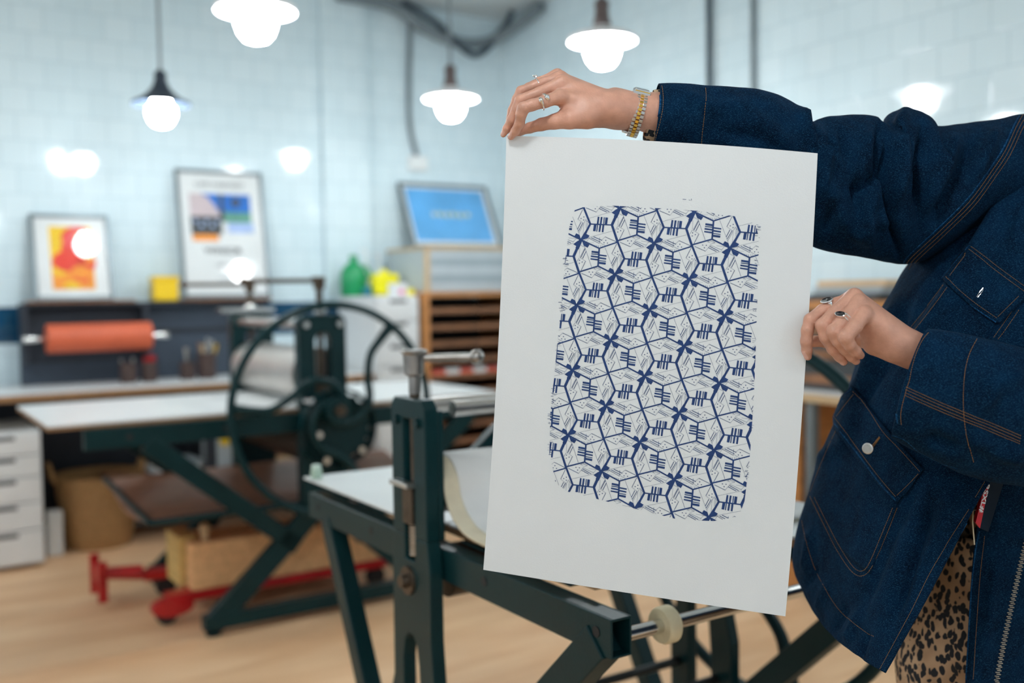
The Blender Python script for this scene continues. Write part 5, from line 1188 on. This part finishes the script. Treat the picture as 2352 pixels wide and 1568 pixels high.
# ---- trousers ---------------------------------------------------------------
def leg_ring(c_, rx, ry, n=40): return np.array([(c_[0] + rx * math.cos(k / n * 2 * PI), c_[1] + ry * math.sin(k / n * 2 * PI), c_[2]) for k in range(n)])
G = np.array(resample([leg_ring(*s_) for s_ in [((.86, 1.595, 1.12), .165, .13), ((.855, 1.595, 1.03), .18, .14), ((.85, 1.595, .95), .20, .145), ((.848, 1.595, .90), .205, .145)]], 5))
tr, _b = cloth('trousers', G, True, [], P, LEO, seed=2, base=.001)
for lab, sp in (('a', [((.775, 1.575, .97), .120, .12), ((.752, 1.57, .88), .125, .12), ((.736, 1.56, .80), .126, .115), ((.730, 1.55, .72), .122, .105), ((.72, 1.54, .52), .085, .085), ((.73, 1.55, .28), .085, .085), ((.72, 1.56, .09), .09, .09)]),
                ('b', [((.93, 1.60, .97), .11, .11), ((.935, 1.60, .88), .11, .115), ((.95, 1.59, .72), .095, .10), ((.96, 1.59, .50), .08, .085), ((.97, 1.60, .28), .08, .085), ((.975, 1.61, .09), .085, .09)])):
    cloth('trouser_leg', np.array(resample([leg_ring(*s_) for s_ in sp], 8)), True, [], tr, LEO, seed=4, base=.0022)
for fx, fy, tx, ty in ((.72, 1.60, .67, 1.40), (.975, 1.64, .93, 1.45)):
    m = MB(); m.tube([(fx, fy, .05), (lerp(fx, tx, .4), lerp(fy, ty, .4), .048), (tx, ty, .035)], [.048, .046, .036], 16); k_ = [p for p in m.v]
    for p in m.v: p.z = max(p.z, .001)
    pbuild(m, 'shoe', BLACK, P, smooth=True)
# shirt cuff of leopard cotton showing at the raised wrist
G = [ring_station(1500, 208, 1478, 322, 1.356, .028), ring_station(1512, 206, 1494, 326, 1.358, .029), ring_station(1535, 208, 1522, 328, 1.360, .030)]
sc_, _b = cloth('shirt_cuff', np.array(resample(G, 6)), True, [], P, LEO, seed=8, thick=.0012, base=.0012)

# ---- hanging card and waistband strap ---------------------------------------
cz = [at(2267, 1092, 1.31), at(2276, 1094, 1.309), at(2251, 1213, 1.31), at(2241, 1200, 1.311)]
dv = [at(2308, 1100, 1.33) - at(2276, 1094, 1.309), at(2270, 1222, 1.33) - at(2251, 1213, 1.31)]
m = MB(); n_ = (cz[1] - cz[0]).cross(cz[3] - cz[0]).normalized(); n_ = n_ if n_.y < 0 else -n_
q = [cz[0], cz[1], cz[2], cz[3]]; m.add([p for p in q] + [p - n_ * .012 for p in q], [(0, 1, 2, 3), (7, 6, 5, 4), (0, 4, 5, 1), (1, 5, 6, 2), (2, 6, 7, 3), (3, 7, 4, 0)])
card = pbuild(m, 'lanyard_card', mat('red card', (.55, .004, .015), .4, 0, .05), P); card['label'] = 'red card with white lettering'
m = MB(); a, b_ = cz[1], cz[2]; m.add([a, a + dv[0], b_ + dv[1], b_, a - n_ * .008, a + dv[0] - n_ * .008, b_ + dv[1] - n_ * .008, b_ - n_ * .008], [(0, 1, 2, 3), (7, 6, 5, 4), (0, 4, 5, 1), (1, 5, 6, 2), (2, 6, 7, 3), (3, 7, 4, 0)])
pbuild(m, 'card_holder', mat('navy plastic', (.005, .014, .028), .7, 0, .1, spec=.1), card, bevel=.001)
WT = mat('white lettering', (.8, .8, .82), .5, 0, .02)
me_ = V(cz[2] - cz[1]).normalized()
xa = (lerp(cz[3].x, cz[0].x, .5))
ang = Matrix([[me_.x, 0, 0], [0, 0, 0], [0, 0, 0]])
xdir = (cz[3] - cz[0]).normalized(); ydir = n_.cross(xdir).normalized(); Mr = Matrix((xdir, ydir, n_)).transposed()
tm = text_mesh('RSXL#', .0072, 'lettering', WT, card, (0, 0, 0), (0, 0, 0), .0002, xs=1.9)
tm.rotation_euler = Mr.to_euler(); tm.location = (lerp(1, 1, 0) * ((cz[0] + cz[1] + cz[2] + cz[3]) / 4 - xdir * .004 + n_ * .0006 - PL)); 
path = [at(2245, 1170, 1.335), at(2235, 1172, 1.335), at(2234, 1200, 1.34), at(2238, 1250, 1.35)]
pbuild(MB().tube(path, .0009, 8), 'drawcord', CREAM, tr, smooth=True)

# ---- watch -------------------------------------------------------------------
wc = V(c1(1672, 655, 1.347)); T_, B_ = at(1475, 214, 1.347), at(1453, 307, 1.347)
top_, bot_ = V(c1(1722, 462, 1.347)), V(c1(1622, 868, 1.347)); wc = (top_ + bot_) / 2; upv = (top_ - bot_) / 2; ru = upv.length + .0008; upn = upv.normalized(); dvn = V((0, -1, 0)); axn = upn.cross(dvn).normalized(); rd = .0295
if axn.x < 0: axn = -axn
watch = bpy.data.objects.new('watch', None); COL.objects.link(watch); watch.parent = P; watch['label'] = 'square-cased watch on a steel and gold link bracelet'
cols = [MB(), MB(), MB()]; NL = 34
for k in range(NL):
    a = k / NL * 2 * PI
    if abs(((a + PI) % (2 * PI)) - PI) < .36: continue
    c_ = wc + upn * (math.cos(a) * (ru + .0012)) + dvn * (math.sin(a) * (rd + .0012)); tg = (-upn * math.sin(a) * ru + dvn * math.cos(a) * rd).normalized(); nr = tg.cross(axn).normalized()
    for ci, ofs in enumerate((-.0047, 0, .0047)):
        cc = c_ + axn * ofs + tg * (.0012 if ci == 1 else -.0008); hx, ht, hn = (.0024, .0020, .0015)
        vs = [cc + axn * (hx * i) + tg * (ht * j) + nr * (hn * k2 * (1 if abs(j) else 1)) for i in (-1, 1) for j in (-1, 1) for k2 in (-1, 1)]
        cols[ci].add(vs, [(0, 1, 3, 2), (4, 6, 7, 5), (0, 4, 5, 1), (2, 3, 7, 6), (0, 2, 6, 4), (1, 5, 7, 3)])
for ci, (mm, nm) in enumerate(((STEEL, 'steel_links'), (GOLD, 'gold_links'), (STEEL, 'steel_links'))):
    o = pbuild(cols[ci], nm, mm, watch, bevel=.0006)
tq = R(16); u2 = (upn * math.cos(tq) + dvn * math.sin(tq)).normalized(); d2 = (dvn * math.cos(tq) - upn * math.sin(tq)).normalized(); cb = wc + u2 * (ru + .0035) + axn * -.0015; Mw = Matrix((axn, -d2, u2)).transposed().to_4x4(); Mw.translation = cb
m = MB(); hx, hy = .0115, .011
m.prism([(-hx, -.0045), (hx, -.0045), (hx, .0018), (hx - .003, .0042), (-hx + .003, .0042), (-hx, .0018)], -hy, hy); m.v = [Mw @ p for p in m.v]; pbuild(m, 'case', CHROME, watch, bevel=.0008)
m = MB(); m.box(-hx + .0028, hx - .0028, -hy + .002, hy - .002, .0042, .0046); m.v = [Mw @ p for p in m.v]; pbuild(m, 'glass', mat('watch glass', (.12, .14, .14), .08, 0, .02, coat=1), watch)
m = MB(); m.box(-hx + .002, hx - .001, -hy - .0004, -hy + .0006, .0008, .0020); m.v = [Mw @ p for p in m.v]; pbuild(m, 'gold_bezel', GOLD, watch)
m = MB(); cl = V(c1(1560, 840, 1.345)); m.tube([cl + V((-.003, 0, .001)), cl + V((.004, 0, -.002))], .0022, 10); m.sphere(cl + V((-.004, 0, .001)), .0022, 8); pbuild(m, 'clasp', CHROME, watch, smooth=True)

# ---- rings ---------------------------------------------------------------------
def ring_obj(name, lab): o = bpy.data.objects.new(name, None); COL.objects.link(o); o.parent = P; o['label'] = lab; return o
def frame(ax_, toward):
    ax_ = V(ax_).normalized(); t_ = V(toward); e1 = (t_ - ax_ * t_.dot(ax_)).normalized(); e2 = ax_.cross(e1); return ax_, e1, e2
def loop(c_, ax_, toward, rr, a0, a1, n, shift=0):
    A_, e1, e2 = frame(ax_, toward); c_ = V(c_)
    return [c_ + (e1 * math.cos(lerp(a0, a1, i / n)) + e2 * math.sin(lerp(a0, a1, i / n))) * rr + A_ * (shift * (i / n - .5)) for i in range(n + 1)]
# twisted silver ring on raised index finger
ax_ = V(c1(560, 560, 1.30) - c1(760, 500, 1.306)); c_ = V(c1(678, 528, 1.3025)); rg = ring_obj('ring', 'silver ring with two overlapping drops')
pts = loop(c_, ax_, (-.1, -1, .35), .0094, R(-28), R(372), 40, .0105); rr = [.0034 * max(.30, 1 - min(i, 40 - i) / 11) if 0 < i < 40 else .0012 for i in range(41)]
rr[1] = .0026; rr[2] = .0033; rr[3] = .0035; rr[39] = .0026; rr[38] = .0033; rr[37] = .0035
pbuild(MB().tube(pts, rr, 14), 'band', SILVER, rg, smooth=True)
# gem ring on raised ring finger
ax_ = V(c1(445, 410, 1.341) - c1(620, 345, 1.345)); c_ = V(c1(618, 330, 1.3455)); rg = ring_obj('ring', 'thin silver ring with a small clear stone')
pbuild(MB().tube(loop(c_, ax_, (0, -.2, 1), .0074, 0, 2 * PI, 32)[:-1], .0008, 8, closed=True), 'band', SILVER, rg, smooth=True)
gc = c_ + frame(ax_, (0, -.3, 1))[1] * .0094
pbuild(MB().lathe([(.0004, -.002), (.0028, .0006), (.0020, .0018), (.0003, .0019)], gc, 8), 'stone', mat('clear stone', (.85, .9, .92), .03, 0, 0, trans=.6), rg)
m = MB()
for k in range(4): a = k * PI / 2 + .4; m.sphere(gc + V((.0028 * math.cos(a), .0028 * math.sin(a), .0012)), .0009, 6)
pbuild(m, 'claw', SILVER, rg, smooth=True)
# signet ring, lower index finger
ax_ = V(c2(430, 440, 1.261) - c2(560, 380, 1.268)); c_ = V(c2(478, 412, 1.2635)); rg = ring_obj('ring', 'silver signet ring engraved with curved lines')
pbuild(MB().tube(loop(c_, ax_, (-.2, -.4, 1), .0084, 0, 2 * PI, 36)[:-1], [.0032 if (i < 5 or i > 31) else .0017 for i in range(36)], 10, closed=True, flat=(.45, 1)), 'band', SILVER, rg, smooth=True)
A_, e1, e2 = frame(ax_, (-.45, -.35, 1)); Mq = Matrix((A_, e2, e1)).transposed().to_4x4(); Mq.translation = c_ + e1 * .0088
m = MB(); m.lathe([(.0058, -.0012), (.0085, .0006), (.0080, .0014), (.0004, .0018)], n=30); m.v = [Mq @ V((p.x, p.y * .85, p.z)) for p in m.v]; pbuild(m, 'signet_face', WSILV, rg, smooth=True)
m = MB()
for rr_ in (.0022, .0042, .0060): m.tube([Mq @ V((rr_ * math.cos(a), rr_ * .8 * math.sin(a), .0021)) for a in np.linspace(.4, 5.2, 20)], .00042, 6)
pbuild(m, 'engraving', BLACK, rg, smooth=True)
# stone ring, lower ring finger
ax_ = V(c2(528, 630, 1.227) - c2(640, 500, 1.236)); c_ = V(c2(592, 512, 1.2375)); rg = ring_obj('ring', 'split silver ring with an oval dark stone')
c_ = V(c2(615, 528, 1.2345))
for sh in (-.0040, .0012): pbuild(MB().tube(loop(c_ + ax_.normalized() * sh, ax_, (-.5, -1, .5), .0090, 0, 2 * PI, 36)[:-1], .00095, 8, closed=True), 'band', SILVER, rg, smooth=True)
A_, e1, e2 = frame(ax_, (-.85, -.75, .55)); Mq = Matrix((A_, e2, e1)).transposed().to_4x4(); Mq.translation = c_ + e1 * .0092 + A_ * .001
m = MB(); m.lathe([(.0040, -.002), (.0056, .0), (.0056, .0026), (.0048, .003), (.0046, .0016)], n=30, caps=False); m.v = [Mq @ V((p.x * .8, p.y * 1.35, p.z)) for p in m.v]; pbuild(m, 'setting', SILVER, rg, smooth=True)
m = MB(); m.lathe([(.0047, .0014), (.0040, .0030), (.0004, .0036)], n=30); m.v = [Mq @ V((p.x * .8, p.y * 1.35, p.z)) for p in m.v]; pbuild(m, 'stone', mat('dark stone', (.01, .01, .014), .08, 0, 0, coat=1), rg, smooth=True)


# ================================================================ LIGHT
w = bpy.data.worlds.new('world'); SC.world = w; w.use_nodes = True
w.node_tree.nodes['Background'].inputs[0].default_value = (.80, .92, 1.0, 1); w.node_tree.nodes['Background'].inputs[1].default_value = .38
SC.view_settings.view_transform = 'Standard'; SC.view_settings.look = 'None'; SC.view_settings.gamma = 1; SC.view_settings.use_curve_mapping = False
SC.view_settings.exposure = 0.75
